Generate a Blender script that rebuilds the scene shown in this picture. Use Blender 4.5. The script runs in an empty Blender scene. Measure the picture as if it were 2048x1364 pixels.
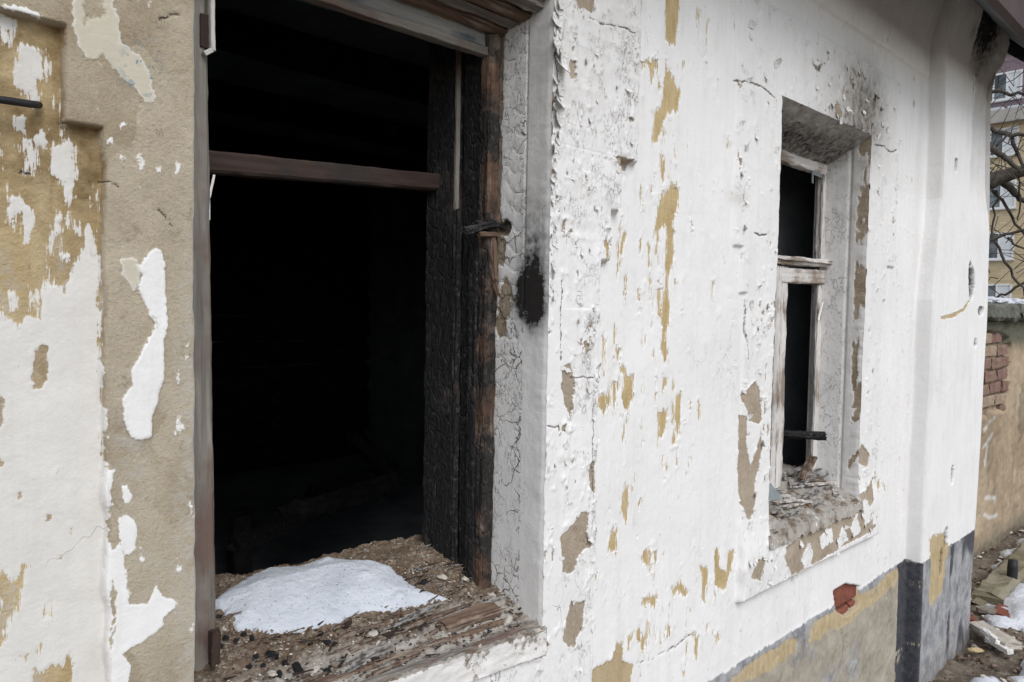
import bpy, math, random
import numpy as np
from mathutils import Vector, Matrix
random.seed(7); rng = np.random.default_rng(7)
scene = bpy.context.scene
COL = scene.collection
# =====================================================================
# CAMERA, SKY, SUN, EXPOSURE   (origin = eye height, wall face = plane y=0)
# =====================================================================
GROUND = -1.48
IMW, IMH, FPX = 2048, 1364, 1500.0
YAW, PITCH, ROLL = math.radians(44), math.radians(2.5), math.radians(1.0)
fw = np.array([math.sin(YAW)*math.cos(PITCH), math.cos(YAW)*math.cos(PITCH), -math.sin(PITCH)])
rt = np.array([math.cos(YAW), -math.sin(YAW), 0.0]); up = np.cross(rt, fw)
rt2 = rt*math.cos(ROLL)+up*math.sin(ROLL); up2 = up*math.cos(ROLL)-rt*math.sin(ROLL)
CAM = np.array([0.0, -1.0, 0.0])
cd = bpy.data.cameras.new('camera'); co = bpy.data.objects.new('camera', cd); COL.objects.link(co)
cd.sensor_width = 36.0; cd.sensor_fit = 'HORIZONTAL'; cd.lens = 36.0*FPX/IMW
cd.clip_start = 0.02; cd.clip_end = 600
co.matrix_world = Matrix(((rt2[0], up2[0], -fw[0], CAM[0]), (rt2[1], up2[1], -fw[1], CAM[1]),
                          (rt2[2], up2[2], -fw[2], CAM[2]), (0, 0, 0, 1)))
scene.camera = co
world = bpy.data.worlds.new('World'); scene.world = world; world.use_nodes = True
nt = world.node_tree; nt.nodes.clear()
sky = nt.nodes.new('ShaderNodeTexSky'); sky.sky_type = 'NISHITA'; sky.sun_disc = False
SUN_EL, SUN_AZ = math.radians(46), math.radians(198)      # compass direction the light comes from
sky.sun_elevation = SUN_EL; sky.sun_rotation = SUN_AZ
sky.air_density = 1.0; sky.dust_density = 1.2; sky.ozone_density = 1.0
hs = nt.nodes.new('ShaderNodeHueSaturation'); hs.inputs['Saturation'].default_value = 0.42
bg = nt.nodes.new('ShaderNodeBackground'); bg.inputs['Strength'].default_value = 0.12
wo = nt.nodes.new('ShaderNodeOutputWorld')
nt.links.new(sky.outputs[0], hs.inputs['Color']); nt.links.new(hs.outputs[0], bg.inputs['Color']); nt.links.new(bg.outputs[0], wo.inputs[0])
sd = bpy.data.lights.new('sun', 'SUN'); sd.energy = 1.2; sd.angle = math.radians(35); sd.color = (1.0, 0.985, 0.97)
so = bpy.data.objects.new('sun', sd); COL.objects.link(so)
sdir = Vector((math.sin(SUN_AZ)*math.cos(SUN_EL), math.cos(SUN_AZ)*math.cos(SUN_EL), math.sin(SUN_EL)))
so.rotation_euler = sdir.to_track_quat('Z', 'Y').to_euler(); so.location = (0, -6, 8)
vs = scene.view_settings; vs.view_transform = 'Standard'; vs.look = 'None'; vs.gamma = 1.0; vs.use_curve_mapping = False
vs.exposure = 0.60

# ---------------------------------------------------------------- helpers: survey points
def ray(px, py):
    return ((px-IMW/2)/FPX)*rt2 - ((py-IMH/2)/FPX)*up2 + fw
def at_y(px, py, d=0.0):
    v = ray(px, py); return CAM + v*((d-CAM[1])/v[1])
def at_z(px, py, z):
    v = ray(px, py); return CAM + v*((z-CAM[2])/v[2])
def at_x(px, py, x):
    v = ray(px, py); return CAM + v*((x-CAM[0])/v[0])

# ---------------------------------------------------------------- helpers: noise
def _h(ix, iy, seed):
    n = (ix.astype(np.int64)*374761393 + iy.astype(np.int64)*668265263 + seed*1442695041) & 0xFFFFFFFF
    n = ((n ^ (n >> 13))*1274126177) & 0xFFFFFFFF
    n = (n ^ (n >> 16))
    return (n & 0xFFFF).astype(np.float32)/32767.5 - 1.0
def vn(x, y, seed=0):
    x = np.asarray(x, np.float32); y = np.asarray(y, np.float32)
    x, y = np.broadcast_arrays(x, y)
    xi = np.floor(x); yi = np.floor(y); fx = x-xi; fy = y-yi
    fx = fx*fx*(3-2*fx); fy = fy*fy*(3-2*fy)
    a = _h(xi, yi, seed); b = _h(xi+1, yi, seed); c = _h(xi, yi+1, seed); d = _h(xi+1, yi+1, seed)
    return (a*(1-fx)+b*fx)*(1-fy) + (c*(1-fx)+d*fx)*fy
def fbm(x, y, o=3, seed=0):
    s = 0; a = 1.0; t = 0
    for i in range(o):
        s = s + a*vn(x*(2.03**i)+i*17.3, y*(2.03**i)-i*9.1, seed+i*31); t += a; a *= 0.5
    return s/t
def sst(a, b, x):
    t = np.clip((x-a)/(b-a), 0, 1); return t*t*(3-2*t)
def rect(x, z, x0, x1, z0, z1, w):
    return sst(x0-w/2, x0+w/2, x)*(1-sst(x1-w/2, x1+w/2, x))*sst(z0-w/2, z0+w/2, z)*(1-sst(z1-w/2, z1+w/2, z))
def blob(x, z, cx, cz, rx, rz):
    return np.exp(-(((x-cx)/rx)**2+((z-cz)/rz)**2))
def sd_poly(x, z, poly, margin=0.04):
    poly = np.asarray(poly, float); out = np.full(x.shape, margin, np.float32)
    lo = poly.min(0)-margin; hi = poly.max(0)+margin
    m = (x > lo[0]) & (x < hi[0]) & (z > lo[1]) & (z < hi[1])
    if not m.any(): return out
    qx = x[m].astype(np.float64); qz = z[m].astype(np.float64)
    d = np.full(qx.shape, 1e9); s = np.ones(qx.shape); n = len(poly)
    for i in range(n):
        ax, az = poly[i]; bx, bz = poly[i-1]
        ex, ez = bx-ax, bz-az; wx, wz = qx-ax, qz-az
        t = np.clip((wx*ex+wz*ez)/(ex*ex+ez*ez+1e-12), 0, 1)
        d = np.minimum(d, (wx-ex*t)**2+(wz-ez*t)**2)
        c1 = qz >= az; c2 = qz < bz; c3 = ex*wz > ez*wx
        fl = (c1 & c2 & c3) | (~c1 & ~c2 & ~c3); s = np.where(fl, -s, s)
    out[m] = np.minimum(s*np.sqrt(d), margin); return out
def d_line(x, z, pts, margin=0.02):
    out = np.full(x.shape, 1.0, np.float32); pts = np.asarray(pts, float)
    lo = pts.min(0)-margin; hi = pts.max(0)+margin
    m = (x > lo[0]) & (x < hi[0]) & (z > lo[1]) & (z < hi[1])
    if not m.any(): return out
    qx = x[m]; qz = z[m]; d = np.full(qx.shape, 1e9)
    for i in range(len(pts)-1):
        ax, az = pts[i]; ex, ez = pts[i+1]-pts[i]; wx, wz = qx-ax, qz-az
        t = np.clip((wx*ex+wz*ez)/(ex*ex+ez*ez+1e-12), 0, 1)
        d = np.minimum(d, (wx-ex*t)**2+(wz-ez*t)**2)
    out[m] = np.sqrt(d); return out

# ---------------------------------------------------------------- helpers: objects
WM = {}
def _place(o, parent, mw):
    WM[o.name] = mw.copy()
    if parent is not None:
        o.parent = parent; o.matrix_parent_inverse = WM[parent.name].inverted()
    o.matrix_basis = mw; return o
def tag(o, label=None, cat=None, group=None, kind=None):
    if label: o['label'] = label
    if cat: o['category'] = cat
    if group: o['group'] = group
    if kind: o['kind'] = kind
    return o
def empty(name, loc, label, cat, group=None):
    o = bpy.data.objects.new(name, None); COL.objects.link(o); o.empty_display_size = 0.1
    _place(o, None, Matrix.Translation(Vector(loc))); return tag(o, label, cat, group)
def obj(name, me, mat=None, parent=None, mw=None):
    o = bpy.data.objects.new(name, me); COL.objects.link(o)
    if mat is not None and not me.materials: me.materials.append(mat)
    return _place(o, parent, mw if mw is not None else Matrix.Identity(4))
def mesh_np(name, V, F, smooth=True, attrs=None):
    V = np.asarray(V, np.float32); me = bpy.data.meshes.new(name)
    F = np.asarray(F, np.int32); k = F.shape[1]
    me.vertices.add(len(V)); me.vertices.foreach_set('co', V.ravel())
    me.loops.add(F.size); me.loops.foreach_set('vertex_index', F.ravel())
    me.polygons.add(len(F)); me.polygons.foreach_set('loop_start', np.arange(0, F.size, k, dtype=np.int32))
    me.polygons.foreach_set('loop_total', np.full(len(F), k, np.int32))
    me.polygons.foreach_set('use_smooth', np.full(len(F), smooth, bool))
    me.update(calc_edges=True)
    for n, a in (attrs or {}).items():
        at = me.attributes.new(n, 'FLOAT', 'POINT'); at.data.foreach_set('value', np.asarray(a, np.float32).ravel())
    return me
def grid_mesh(name, X, Y, Z, attrs=None, keep=None, flip=False):
    nz, nx = X.shape; V = np.stack([X, Y, Z], -1).reshape(-1, 3)
    i = np.arange(nz*nx, dtype=np.int32).reshape(nz, nx)
    F = np.stack([i[:-1, :-1], i[:-1, 1:], i[1:, 1:], i[1:, :-1]], -1)
    if flip: F = F[..., ::-1]
    if keep is not None: F = F[keep]
    return mesh_np(name, V, F.reshape(-1, 4), True, attrs)
def pydata(name, V, F, smooth=False):
    me = bpy.data.meshes.new(name); me.from_pydata([tuple(map(float, v)) for v in V], [], F); me.update()
    if smooth: me.polygons.foreach_set('use_smooth', [True]*len(me.polygons))
    return me
def box_mesh(name, a, b):
    (x0, y0, z0), (x1, y1, z1) = a, b
    V = [(x0, y0, z0), (x1, y0, z0), (x1, y1, z0), (x0, y1, z0), (x0, y0, z1), (x1, y0, z1), (x1, y1, z1), (x0, y1, z1)]
    return pydata(name, V, [(0, 3, 2, 1), (4, 5, 6, 7), (0, 1, 5, 4), (1, 2, 6, 5), (2, 3, 7, 6), (3, 0, 4, 7)])
def board_mesh(name, L, w, t, seg=30, rough=0.002, seed=0, bevel=0.12, taper=1.0, bow=0.0, fine=3):
    """board along local X, width Y, thickness Z; worn edges"""
    b = min(w, t)*bevel; prof = []
    cs = [(-w/2, -t/2), (w/2, -t/2), (w/2, t/2), (-w/2, t/2)]
    for i in range(4):
        p = np.array(cs[i]); q = np.array(cs[(i+1) % 4]); d = (q-p)/np.linalg.norm(q-p); n = np.linalg.norm(q-p)
        for k in range(fine+1):
            prof.append(p + d*(b + (n-2*b)*k/fine))
    prof = np.array(prof); m = len(prof); u = np.linspace(0, 1, seg+1)
    V = np.zeros((seg+1, m, 3))
    for j in range(m):
        n = fbm(u*L*18, np.full_like(u, j*0.9), 3, seed)*rough + vn(u*L*120, np.full_like(u, j*2.7), seed+5)*rough*0.35
        sc = 1 + (taper-1)*u
        V[:, j, 0] = u*L; V[:, j, 1] = prof[j, 0]*sc + n*np.sign(prof[j, 0]); V[:, j, 2] = prof[j, 1]*sc + n*np.sign(prof[j, 1]) + bow*np.sin(u*math.pi)
    V[0, :, 0] += rng.uniform(-1, 1, m)*rough*1.5; V[-1, :, 0] += rng.uniform(-1, 1, m)*rough*1.5
    F = []
    for i in range(seg):
        for j in range(m):
            a = i*m+j; bb = i*m+(j+1) % m; F.append((a, bb, bb+m, a+m))
    F.append(tuple(range(m))[::-1]); F.append(tuple(seg*m+j for j in range(m)))
    return pydata(name, V.reshape(-1, 3), F, False)
def frame_mat(p0, p1, upv):
    p0 = Vector(p0); p1 = Vector(p1); x = (p1-p0).normalized(); z = Vector(upv); z = (z-x*z.dot(x)).normalized(); y = z.cross(x)
    return Matrix(((x[0], y[0], z[0], p0[0]), (x[1], y[1], z[1], p0[1]), (x[2], y[2], z[2], p0[2]), (0, 0, 0, 1)))
def board(name, p0, p1, w, t, upv, mat, parent=None, **k):
    L = (Vector(p1)-Vector(p0)).length
    return obj(name, board_mesh(name, L, w, t, **k), mat, parent, frame_mat(p0, p1, upv))

# ---------------------------------------------------------------- helpers: materials
class NB:
    def __init__(s, name, rough=0.9):
        s.m = bpy.data.materials.new(name); s.m.use_nodes = True; s.t = s.m.node_tree
        s.b = s.t.nodes['Principled BSDF']; s.b.inputs['Roughness'].default_value = rough
        s.b.inputs['Specular IOR Level'].default_value = 0.25
        tc = s.t.nodes.new('ShaderNodeTexCoord'); s.co = tc.outputs['Object']
    def lk(s, a, b): s.t.links.new(a, b)
    def sv(s, sock, v):
        if isinstance(v, bpy.types.NodeSocket): s.lk(v, sock)
        else: sock.default_value = v
    def attr(s, n):
        a = s.t.nodes.new('ShaderNodeAttribute'); a.attribute_name = n; return a.outputs['Fac']
    def map(s, sc, loc=(0, 0, 0), co=None):
        m = s.t.nodes.new('ShaderNodeMapping'); s.lk(co or s.co, m.inputs[0]); m.inputs['Scale'].default_value = sc; m.inputs['Location'].default_value = loc; return m.outputs[0]
    def noise(s, scale, detail=4, rough=0.55, co=None, dist=0.0, out='Fac'):
        n = s.t.nodes.new('ShaderNodeTexNoise'); s.lk(co or s.co, n.inputs['Vector']); n.inputs['Scale'].default_value = scale
        n.inputs['Detail'].default_value = detail; n.inputs['Roughness'].default_value = rough; n.inputs['Distortion'].default_value = dist
        return n.outputs['Fac'] if out == 'Fac' else n.outputs['Color']
    def vor(s, scale, feature='F1', co=None, out='Distance', rnd=1.0):
        n = s.t.nodes.new('ShaderNodeTexVoronoi'); n.feature = feature; s.lk(co or s.co, n.inputs['Vector']); n.inputs['Scale'].default_value = scale
        n.inputs['Randomness'].default_value = rnd; return n.outputs[out]
    def math(s, op, a, b=0.0, c=None, clamp=False):
        n = s.t.nodes.new('ShaderNodeMath'); n.operation = op; n.use_clamp = clamp; s.sv(n.inputs[0], a); s.sv(n.inputs[1], b)
        if c is not None: s.sv(n.inputs[2], c)
        return n.outputs[0]
    def mr(s, v, a, b, c=0.0, d=1.0, smooth=False):
        n = s.t.nodes.new('ShaderNodeMapRange'); n.interpolation_type = 'SMOOTHSTEP' if smooth else 'LINEAR'
        s.sv(n.inputs[0], v); s.sv(n.inputs[1], a); s.sv(n.inputs[2], b); s.sv(n.inputs[3], c); s.sv(n.inputs[4], d); return n.outputs[0]
    def mix(s, f, a, b, mode='MIX'):
        n = s.t.nodes.new('ShaderNodeMix'); n.data_type = 'RGBA'; n.blend_type = mode; s.sv(n.inputs[0], f)
        for sock, v in ((n.inputs[6], a), (n.inputs[7], b)):
            if isinstance(v, bpy.types.NodeSocket): s.lk(v, sock)
            else: sock.default_value = (*v, 1.0) if len(v) == 3 else v
        return n.outputs[2]
    def ramp(s, f, stops):
        n = s.t.nodes.new('ShaderNodeValToRGB'); s.lk(f, n.inputs[0]); e = n.color_ramp.elements
        while len(e) < len(stops): e.new(0.5)
        for el, (p, c) in zip(e, stops): el.position = p; el.color = (*c, 1)
        return n.outputs[0]
    def bump(s, h, dist, strength=1.0, prev=None):
        n = s.t.nodes.new('ShaderNodeBump'); n.inputs['Strength'].default_value = strength; n.inputs['Distance'].default_value = dist
        s.lk(h, n.inputs['Height'])
        if prev is not None: s.lk(prev, n.inputs['Normal'])
        return n.outputs[0]
    def done(s, col, nrm=None, rough=None):
        s.sv(s.b.inputs['Base Color'], col if isinstance(col, bpy.types.NodeSocket) else (*col, 1))
        if nrm is not None: s.lk(nrm, s.b.inputs['Normal'])
        if rough is not None: s.sv(s.b.inputs['Roughness'], rough)
        return s.m

def make_limewash():
    n = NB('old_limewash_on_plaster', 0.92)
    cov, sub, soot, flaky, grey, cream, dirt = [n.attr(k) for k in ('cov', 'sub', 'soot', 'flaky', 'grey', 'cream', 'dirt')]
    # -------- paint coat present?
    f1 = n.noise(260, 4, 0.6); f2 = n.noise(70, 3, 0.6)
    c = n.math('ADD', cov, n.math('MULTIPLY', n.math('SUBTRACT', f1, 0.5), 0.006))
    st = n.noise(1.0, 4, 0.65, co=n.map((330, 330, 34)))
    c = n.math('ADD', c, n.math('MULTIPLY', n.math('MULTIPLY', n.math('SUBTRACT', st, 0.44), 0.034), n.mr(sub, 0.6, 1.0)))
    # tiny chips, taller than wide
    chip = n.noise(1.0, 3, 0.6, co=n.map((170, 170, 60)))
    gate = n.noise(6.0, 3, 0.6)
    chipv = n.math('ADD', chip, n.math('MULTIPLY', n.math('MINIMUM', flaky, 1.0), 0.085)); chipv = n.math('ADD', chipv, n.math('MULTIPLY', n.math('SUBTRACT', gate, 0.5), 0.25))
    chipm = n.mr(chipv, 0.745, 0.775)
    paint = n.mr(c, -0.0006, 0.0006)
    paint = n.math('MULTIPLY', paint, n.math('SUBTRACT', 1.0, chipm))
    # -------- alligator cracks in the flaky zones
    wob = n.noise(45, 3, 0.6, out='Color')
    vco = n.t.nodes.new('ShaderNodeVectorMath'); vco.operation = 'MULTIPLY_ADD'; n.lk(wob, vco.inputs[0]); vco.inputs[1].default_value = (0.02,)*3; n.lk(n.co, vco.inputs[2])
    e1 = n.vor(25, 'DISTANCE_TO_EDGE', co=n.map((1, 1, 0.9), co=vco.outputs[0]))
    gv = n.math('MULTIPLY', n.mr(flaky, 1.05, 1.5), n.mr(n.noise(14, 3, 0.6), 0.47, 0.60))
    r1 = n.math('ABSOLUTE', n.math('SUBTRACT', n.noise(1, 3, 0.55, co=n.map((34, 34, 13)), dist=0.7), 0.5))
    r2 = n.math('ABSOLUTE', n.math('SUBTRACT', n.noise(1, 3, 0.6, co=n.map((95, 95, 48)), dist=0.5), 0.5))
    fl1 = n.math('MINIMUM', flaky, 1.0)
    g1 = n.mr(n.math('ADD', n.noise(8, 4, 0.65), n.math('MULTIPLY', fl1, 0.20)), 0.69, 0.84)
    g2 = n.mr(n.math('ADD', n.noise(17, 4, 0.65), n.math('MULTIPLY', fl1, 0.22)), 0.70, 0.86)
    k1 = n.math('MULTIPLY', n.mr(r1, 0.003, 0.012, 1, 0), g1); k2 = n.math('MULTIPLY', n.mr(r2, 0.006, 0.024, 1, 0), g2)
    crack = n.math('MAXIMUM', n.math('MULTIPLY', k1, 0.85), n.math('MULTIPLY', k2, 0.75)); crack = n.math('MAXIMUM', crack, n.mr(n.math('ADD', n.attr('crack'), n.math('MULTIPLY', n.math('SUBTRACT', f2, 0.5), 0.5)), 0.74, 0.92))
    crack = n.math('MAXIMUM', crack, n.math('MULTIPLY', n.mr(e1, 0.008, 0.035, 1, 0), gv))
    r3 = n.math('ABSOLUTE', n.math('SUBTRACT', n.noise(1, 4, 0.55, co=n.map((7, 7, 3.2), (3.1, 0, 1.7)), dist=0.0), 0.5))
    hair = n.math('MULTIPLY', n.mr(r3, 0.0006, 0.0022, 1, 0), n.mr(n.noise(3.1, 3, 0.6), 0.54, 0.66))
    crack = n.math('MAXIMUM', crack, n.math('MULTIPLY', hair, 0.30))
    # -------- colours
    streak = n.noise(1.0, 5, 0.6, co=n.map((55, 55, 2.2))); cloud = n.noise(3.2, 4, 0.6)
    white = n.mix(n.mr(cloud, 0.35, 0.7), (0.80, 0.795, 0.792), (0.745, 0.74, 0.733))
    white = n.mix(n.mr(streak, 0.50, 0.78, 0, 0.35), white, (0.66, 0.645, 0.61))
    white = n.mix(n.mr(n.noise(1.0, 6, 0.7, co=n.map((22, 22, 5), (5, 2, 9))), 0.52, 0.75, 0, 0.42), white, (0.60, 0.575, 0.53))
    white = n.mix(n.mr(n.noise(150, 3, 0.7), 0.63, 0.74, 0, 0.22), white, (0.48, 0.45, 0.41))
    white = n.mix(n.math('MULTIPLY', dirt, n.mr(n.noise(22, 5, 0.65), 0.3, 0.7, 0.35, 1.0)), white, (0.36, 0.335, 0.295))
    white = n.mix(cream, white, (0.53, 0.49, 0.40))
    gp = n.mix(n.mr(n.noise(16, 6, 0.7), 0.40, 0.60), (0.19, 0.195, 0.21), (0.36, 0.36, 0.37))
    gp = n.mix(n.mr(n.noise(1, 4, 0.6, co=n.map((30, 30, 4))), 0.5, 0.75, 0, 0.7), gp, (0.38, 0.375, 0.37)); gp = n.mix(n.math('MULTIPLY', dirt, 0.6), gp, (0.16, 0.13, 0.10))
    dk = n.mix(n.mr(n.noise(60, 4, 0.6), 0.4, 0.7), (0.045, 0.047, 0.058), (0.085, 0.086, 0.095))
    paintc = n.mix(n.mr(grey, 0.0, 1.0), white, gp); paintc = n.mix(n.mr(grey, 1.2, 2.0), paintc, dk)
    b1 = n.noise(11, 6, 0.62); b2 = n.noise(120, 4, 0.6)
    beige = n.mix(n.mr(b1, 0.32, 0.68), (0.31, 0.25, 0.185), (0.44, 0.37, 0.29))
    beige = n.mix(n.mr(b2, 0.5, 0.72, 0, 0.5), beige, (0.52, 0.46, 0.38))
    beige = n.mix(n.mr(n.noise(38, 3, 0.7), 0.6, 0.75, 0, 0.5), beige, (0.22, 0.165, 0.11))
    och = n.mix(n.mr(n.noise(1, 5, 0.62, co=n.map((40, 40, 12))), 0.35, 0.68), (0.46, 0.34, 0.165), (0.60, 0.485, 0.29))
    och = n.mix(n.mr(n.noise(7, 4, 0.6), 0.52, 0.75, 0, 0.65), och, (0.33, 0.24, 0.12))
    conc = n.mix(n.mr(n.noise(9, 5, 0.65), 0.35, 0.65), (0.28, 0.25, 0.20), (0.44, 0.40, 0.33))
    dbeige = n.mix(n.mr(b1, 0.32, 0.68), (0.37, 0.312, 0.225), (0.495, 0.43, 0.325)); dbeige = n.mix(n.mr(b2, 0.52, 0.74, 0, 0.5), dbeige, (0.44, 0.39, 0.32)); dbeige = n.mix(n.mr(n.noise(38, 4, 0.7), 0.58, 0.74, 0, 0.5), dbeige, (0.19, 0.15, 0.105))
    gr1 = n.noise(300, 3, 0.7)
    dbeige = n.mix(n.mr(gr1, 0.56, 0.70, 0, 0.6), dbeige, (0.52, 0.47, 0.40)); dbeige = n.mix(n.mr(gr1, 0.42, 0.30, 0, 0.5), dbeige, (0.22, 0.18, 0.13))
    beige = n.mix(n.mr(sub, -1.0, 0.0), dbeige, beige)
    subc = n.mix(n.mr(sub, 0.0, 1.0), beige, och); subc = n.mix(n.mr(sub, 1.0, 2.0), subc, conc)
    subc = n.mix(n.math('MULTIPLY', n.attr('stain'), n.mr(n.noise(18, 4, 0.65), 0.3, 0.65)), subc, (0.175, 0.115, 0.05))
    subc = n.mix(n.math('MULTIPLY', n.attr('pale'), n.mr(n.noise(55, 5, 0.7), 0.40, 0.62)), subc, (0.47, 0.445, 0.40))
    subc = n.mix(n.math('MULTIPLY', n.attr('blue'), n.mr(n.noise(90, 3, 0.6), 0.56, 0.62)), subc, (0.10, 0.20, 0.27))
    paintc = n.mix(n.math('MULTIPLY', n.attr('blue'), n.mr(n.noise(90, 3, 0.6), 0.56, 0.62)), paintc, (0.10, 0.20, 0.27))
    col = n.mix(paint, subc, paintc)
    col = n.mix(n.math('MULTIPLY', crack, 0.85), col, (0.105, 0.09, 0.075))  # crack lines darkened by colour: dirt plus the shade inside them
    sn = n.math('MULTIPLY', soot, n.mr(n.noise(55, 5, 0.7), 0.3, 0.66, 0.35, 1.2)); sn = n.math('MINIMUM', sn, 1.0)
    col = n.mix(sn, col, (0.022, 0.02, 0.019))
    # -------- relief
    nb = n.bump(n.noise(330, 4, 0.6), 0.0012, 0.32); nb = n.bump(n.noise(1, 4, 0.6, co=n.map((110, 110, 7))), 0.0012, 0.35, nb)
    nb = n.bump(n.noise(35, 5, 0.6), 0.006, 0.32, nb)
    bare = n.math('MULTIPLY', n.math('SUBTRACT', 1.0, paint), n.noise(170, 5, 0.75))
    nb = n.bump(bare, 0.0035, 0.8, nb)
    nb = n.bump(paint, 0.0022, 0.9, nb)
    nb = n.bump(n.math('SUBTRACT', 1.0, crack), 0.0022, 0.9, nb)
    return n.done(col, nb)

def make_wood(name, c1, c2, c3=None, char=0.0, grain=(3, 70, 70), bumpd=0.0015, charcol=(0.012, 0.011, 0.011)):
    n = NB(name, 0.85)
    g = n.noise(1.0, 6, 0.62, co=n.map(grain), dist=0.4); l = n.noise(5, 4, 0.6)
    col = n.mix(n.mr(g, 0.33, 0.66), c1, c2)
    if c3: col = n.mix(n.mr(n.math('ADD', l, n.math('MULTIPLY', n.math('SUBTRACT', g, 0.5), 0.5)), 0.50, 0.62), col, c3)
    h = g
    if char > 0:
        al = n.vor(1.0, 'DISTANCE_TO_EDGE', co=n.map((30, 75, 75)))
        cm = n.mr(n.math('ADD', n.noise(6, 5, 0.65), (char-0.5)), 0.40, 0.56)
        cc = n.mix(n.mr(n.noise(90, 3, 0.6), 0.55, 0.75), charcol, (0.075, 0.072, 0.07))
        col = n.mix(cm, col, cc)
        h = n.math('ADD', g, n.math('MULTIPLY', n.mr(al, 0.0, 0.12), cm))
    nb = n.bump(h, bumpd, 0.9); nb = n.bump(n.noise(240, 3, 0.6), 0.0006, 0.5, nb)
    return n.done(col, nb)

def make_flakepaint():
    n = NB('loose_paint', 0.9)
    col = n.mix(n.mr(n.noise(30, 4, 0.6), 0.35, 0.7), (0.80, 0.795, 0.79), (0.69, 0.67, 0.63))
    return n.done(col, n.bump(n.noise(2.5, 4, 0.6), 0.08, 0.4))

def make_rubble():
    n = NB('rotten_sill_rubble', 0.95)
    cell = n.vor(150, 'F1', out='Color'); cell2 = n.vor(420, 'F1', out='Color')
    def sep(c):
        q = n.t.nodes.new('ShaderNodeSeparateColor'); n.lk(c, q.inputs[0]); return q.outputs[0]
    a = n.ramp(sep(cell), [(0.0, (0.055, 0.037, 0.025)), (0.25, (0.13, 0.087, 0.057)), (0.5, (0.20, 0.155, 0.11)), (0.72, (0.10, 0.062, 0.038)), (0.9, (0.27, 0.235, 0.19)), (0.97, (0.48, 0.45, 0.40)), (1.0, (0.03, 0.03, 0.03))])
    b = n.ramp(sep(cell2), [(0.0, (0.05, 0.034, 0.022)), (0.4, (0.15, 0.105, 0.07)), (0.7, (0.21, 0.17, 0.125)), (0.93, (0.36, 0.33, 0.28)), (1.0, (0.03, 0.03, 0.03))])
    col = n.mix(n.mr(n.noise(60, 3, 0.6), 0.4, 0.6), a, b)
    brown = n.mix(n.noise(1, 5, 0.6, co=n.map((14, 120, 120))), (0.055, 0.036, 0.025), (0.185, 0.13, 0.088))
    col = n.mix(n.mr(n.noise(16, 5, 0.65), 0.44, 0.58, 0, 0.75), col, brown)
    plast = n.mix(n.noise(50, 5, 0.65), (0.235, 0.215, 0.19), (0.47, 0.445, 0.405))
    col = n.mix(n.math('MULTIPLY', n.attr('plaster'), n.mr(n.noise(22, 4, 0.65), 0.36, 0.5)), col, plast)
    wht = n.mix(n.noise(40, 4, 0.6), (0.76, 0.75, 0.735), (0.64, 0.62, 0.59))
    col = n.mix(n.mr(n.math('ADD', n.attr('white'), n.math('MULTIPLY', n.math('SUBTRACT', n.noise(70, 4, 0.65), 0.5), 0.9)), 0.46, 0.54), col, wht)
    nb = n.bump(n.noise(90, 5, 0.7), 0.004, 0.45); nb = n.bump(n.noise(400, 4, 0.7), 0.0015, 0.5, nb)
    return n.done(col, nb)
def make_snow():
    n = NB('old_snow', 0.7)
    col = n.mix(n.mr(n.noise(12, 4, 0.6), 0.4, 0.7), (0.60, 0.635, 0.69), (0.49, 0.525, 0.58))
    col = n.mix(n.mr(n.noise(210, 2, 0.5), 0.655, 0.70), col, (0.20, 0.25, 0.25))
    nb = n.bump(n.noise(160, 4, 0.7), 0.004, 0.7); nb = n.bump(n.noise(900, 2, 0.6), 0.0006, 0.5, nb)
    return n.done(col, nb)
def make_char(name='charcoal'):
    n = NB(name, 0.75)
    col = n.mix(n.mr(n.noise(120, 4, 0.6), 0.45, 0.72), (0.016, 0.017, 0.019), (0.085, 0.09, 0.10))
    return n.done(col, n.bump(n.vor(160, 'F1'), 0.003, 0.8))
def make_plain(name, c1, c2, scale=20, rough=0.9, bd=0.003, bs=120):
    n = NB(name, rough)
    return n.done(n.mix(n.mr(n.noise(scale, 5, 0.62), 0.33, 0.67), c1, c2), n.bump(n.noise(bs, 4, 0.6), bd, 0.5))
LIME = make_limewash()
W_GREY = make_wood('weathered_grey_wood', (0.13, 0.12, 0.107), (0.31, 0.285, 0.25), (0.17, 0.12, 0.10), 0.0, grain=(4, 95, 95), bumpd=0.0022)
W_BROWN = make_wood('bare_brown_wood', (0.075, 0.046, 0.033), (0.20, 0.137, 0.10), (0.30, 0.245, 0.20), 0.0)
W_CHAR = make_wood('charred_wood', (0.05, 0.045, 0.042), (0.14, 0.125, 0.115), (0.10, 0.045, 0.03), 0.60, bumpd=0.0022, charcol=(0.018, 0.018, 0.019))
W_BLACK = make_wood('black_charred_wood', (0.05, 0.045, 0.042), (0.13, 0.115, 0.105), (0.10, 0.055, 0.04), 0.64, bumpd=0.0025, charcol=(0.014, 0.014, 0.015))
W_SCORCH = make_wood('scorched_brown_wood', (0.08, 0.045, 0.03), (0.22, 0.13, 0.085), (0.34, 0.27, 0.22), 0.54, bumpd=0.0025, charcol=(0.025, 0.023, 0.022))
W_RUST = make_wood('scorched_brown_bar', (0.036, 0.024, 0.020), (0.070, 0.045, 0.036), (0.035, 0.03, 0.028), 0.0)
W_BLUE = make_wood('old_blue_painted_wood', (0.20, 0.20, 0.195), (0.38, 0.37, 0.345), (0.10, 0.12, 0.14), 0.12)
W_WHITE = make_wood('old_white_painted_wood', (0.50, 0.475, 0.45), (0.68, 0.66, 0.635), (0.26, 0.21, 0.17), 0.0, bumpd=0.003)
W_LATH = make_wood('grey_lath', (0.26, 0.25, 0.24), (0.46, 0.44, 0.41), (0.10, 0.095, 0.09), 0.0)
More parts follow.
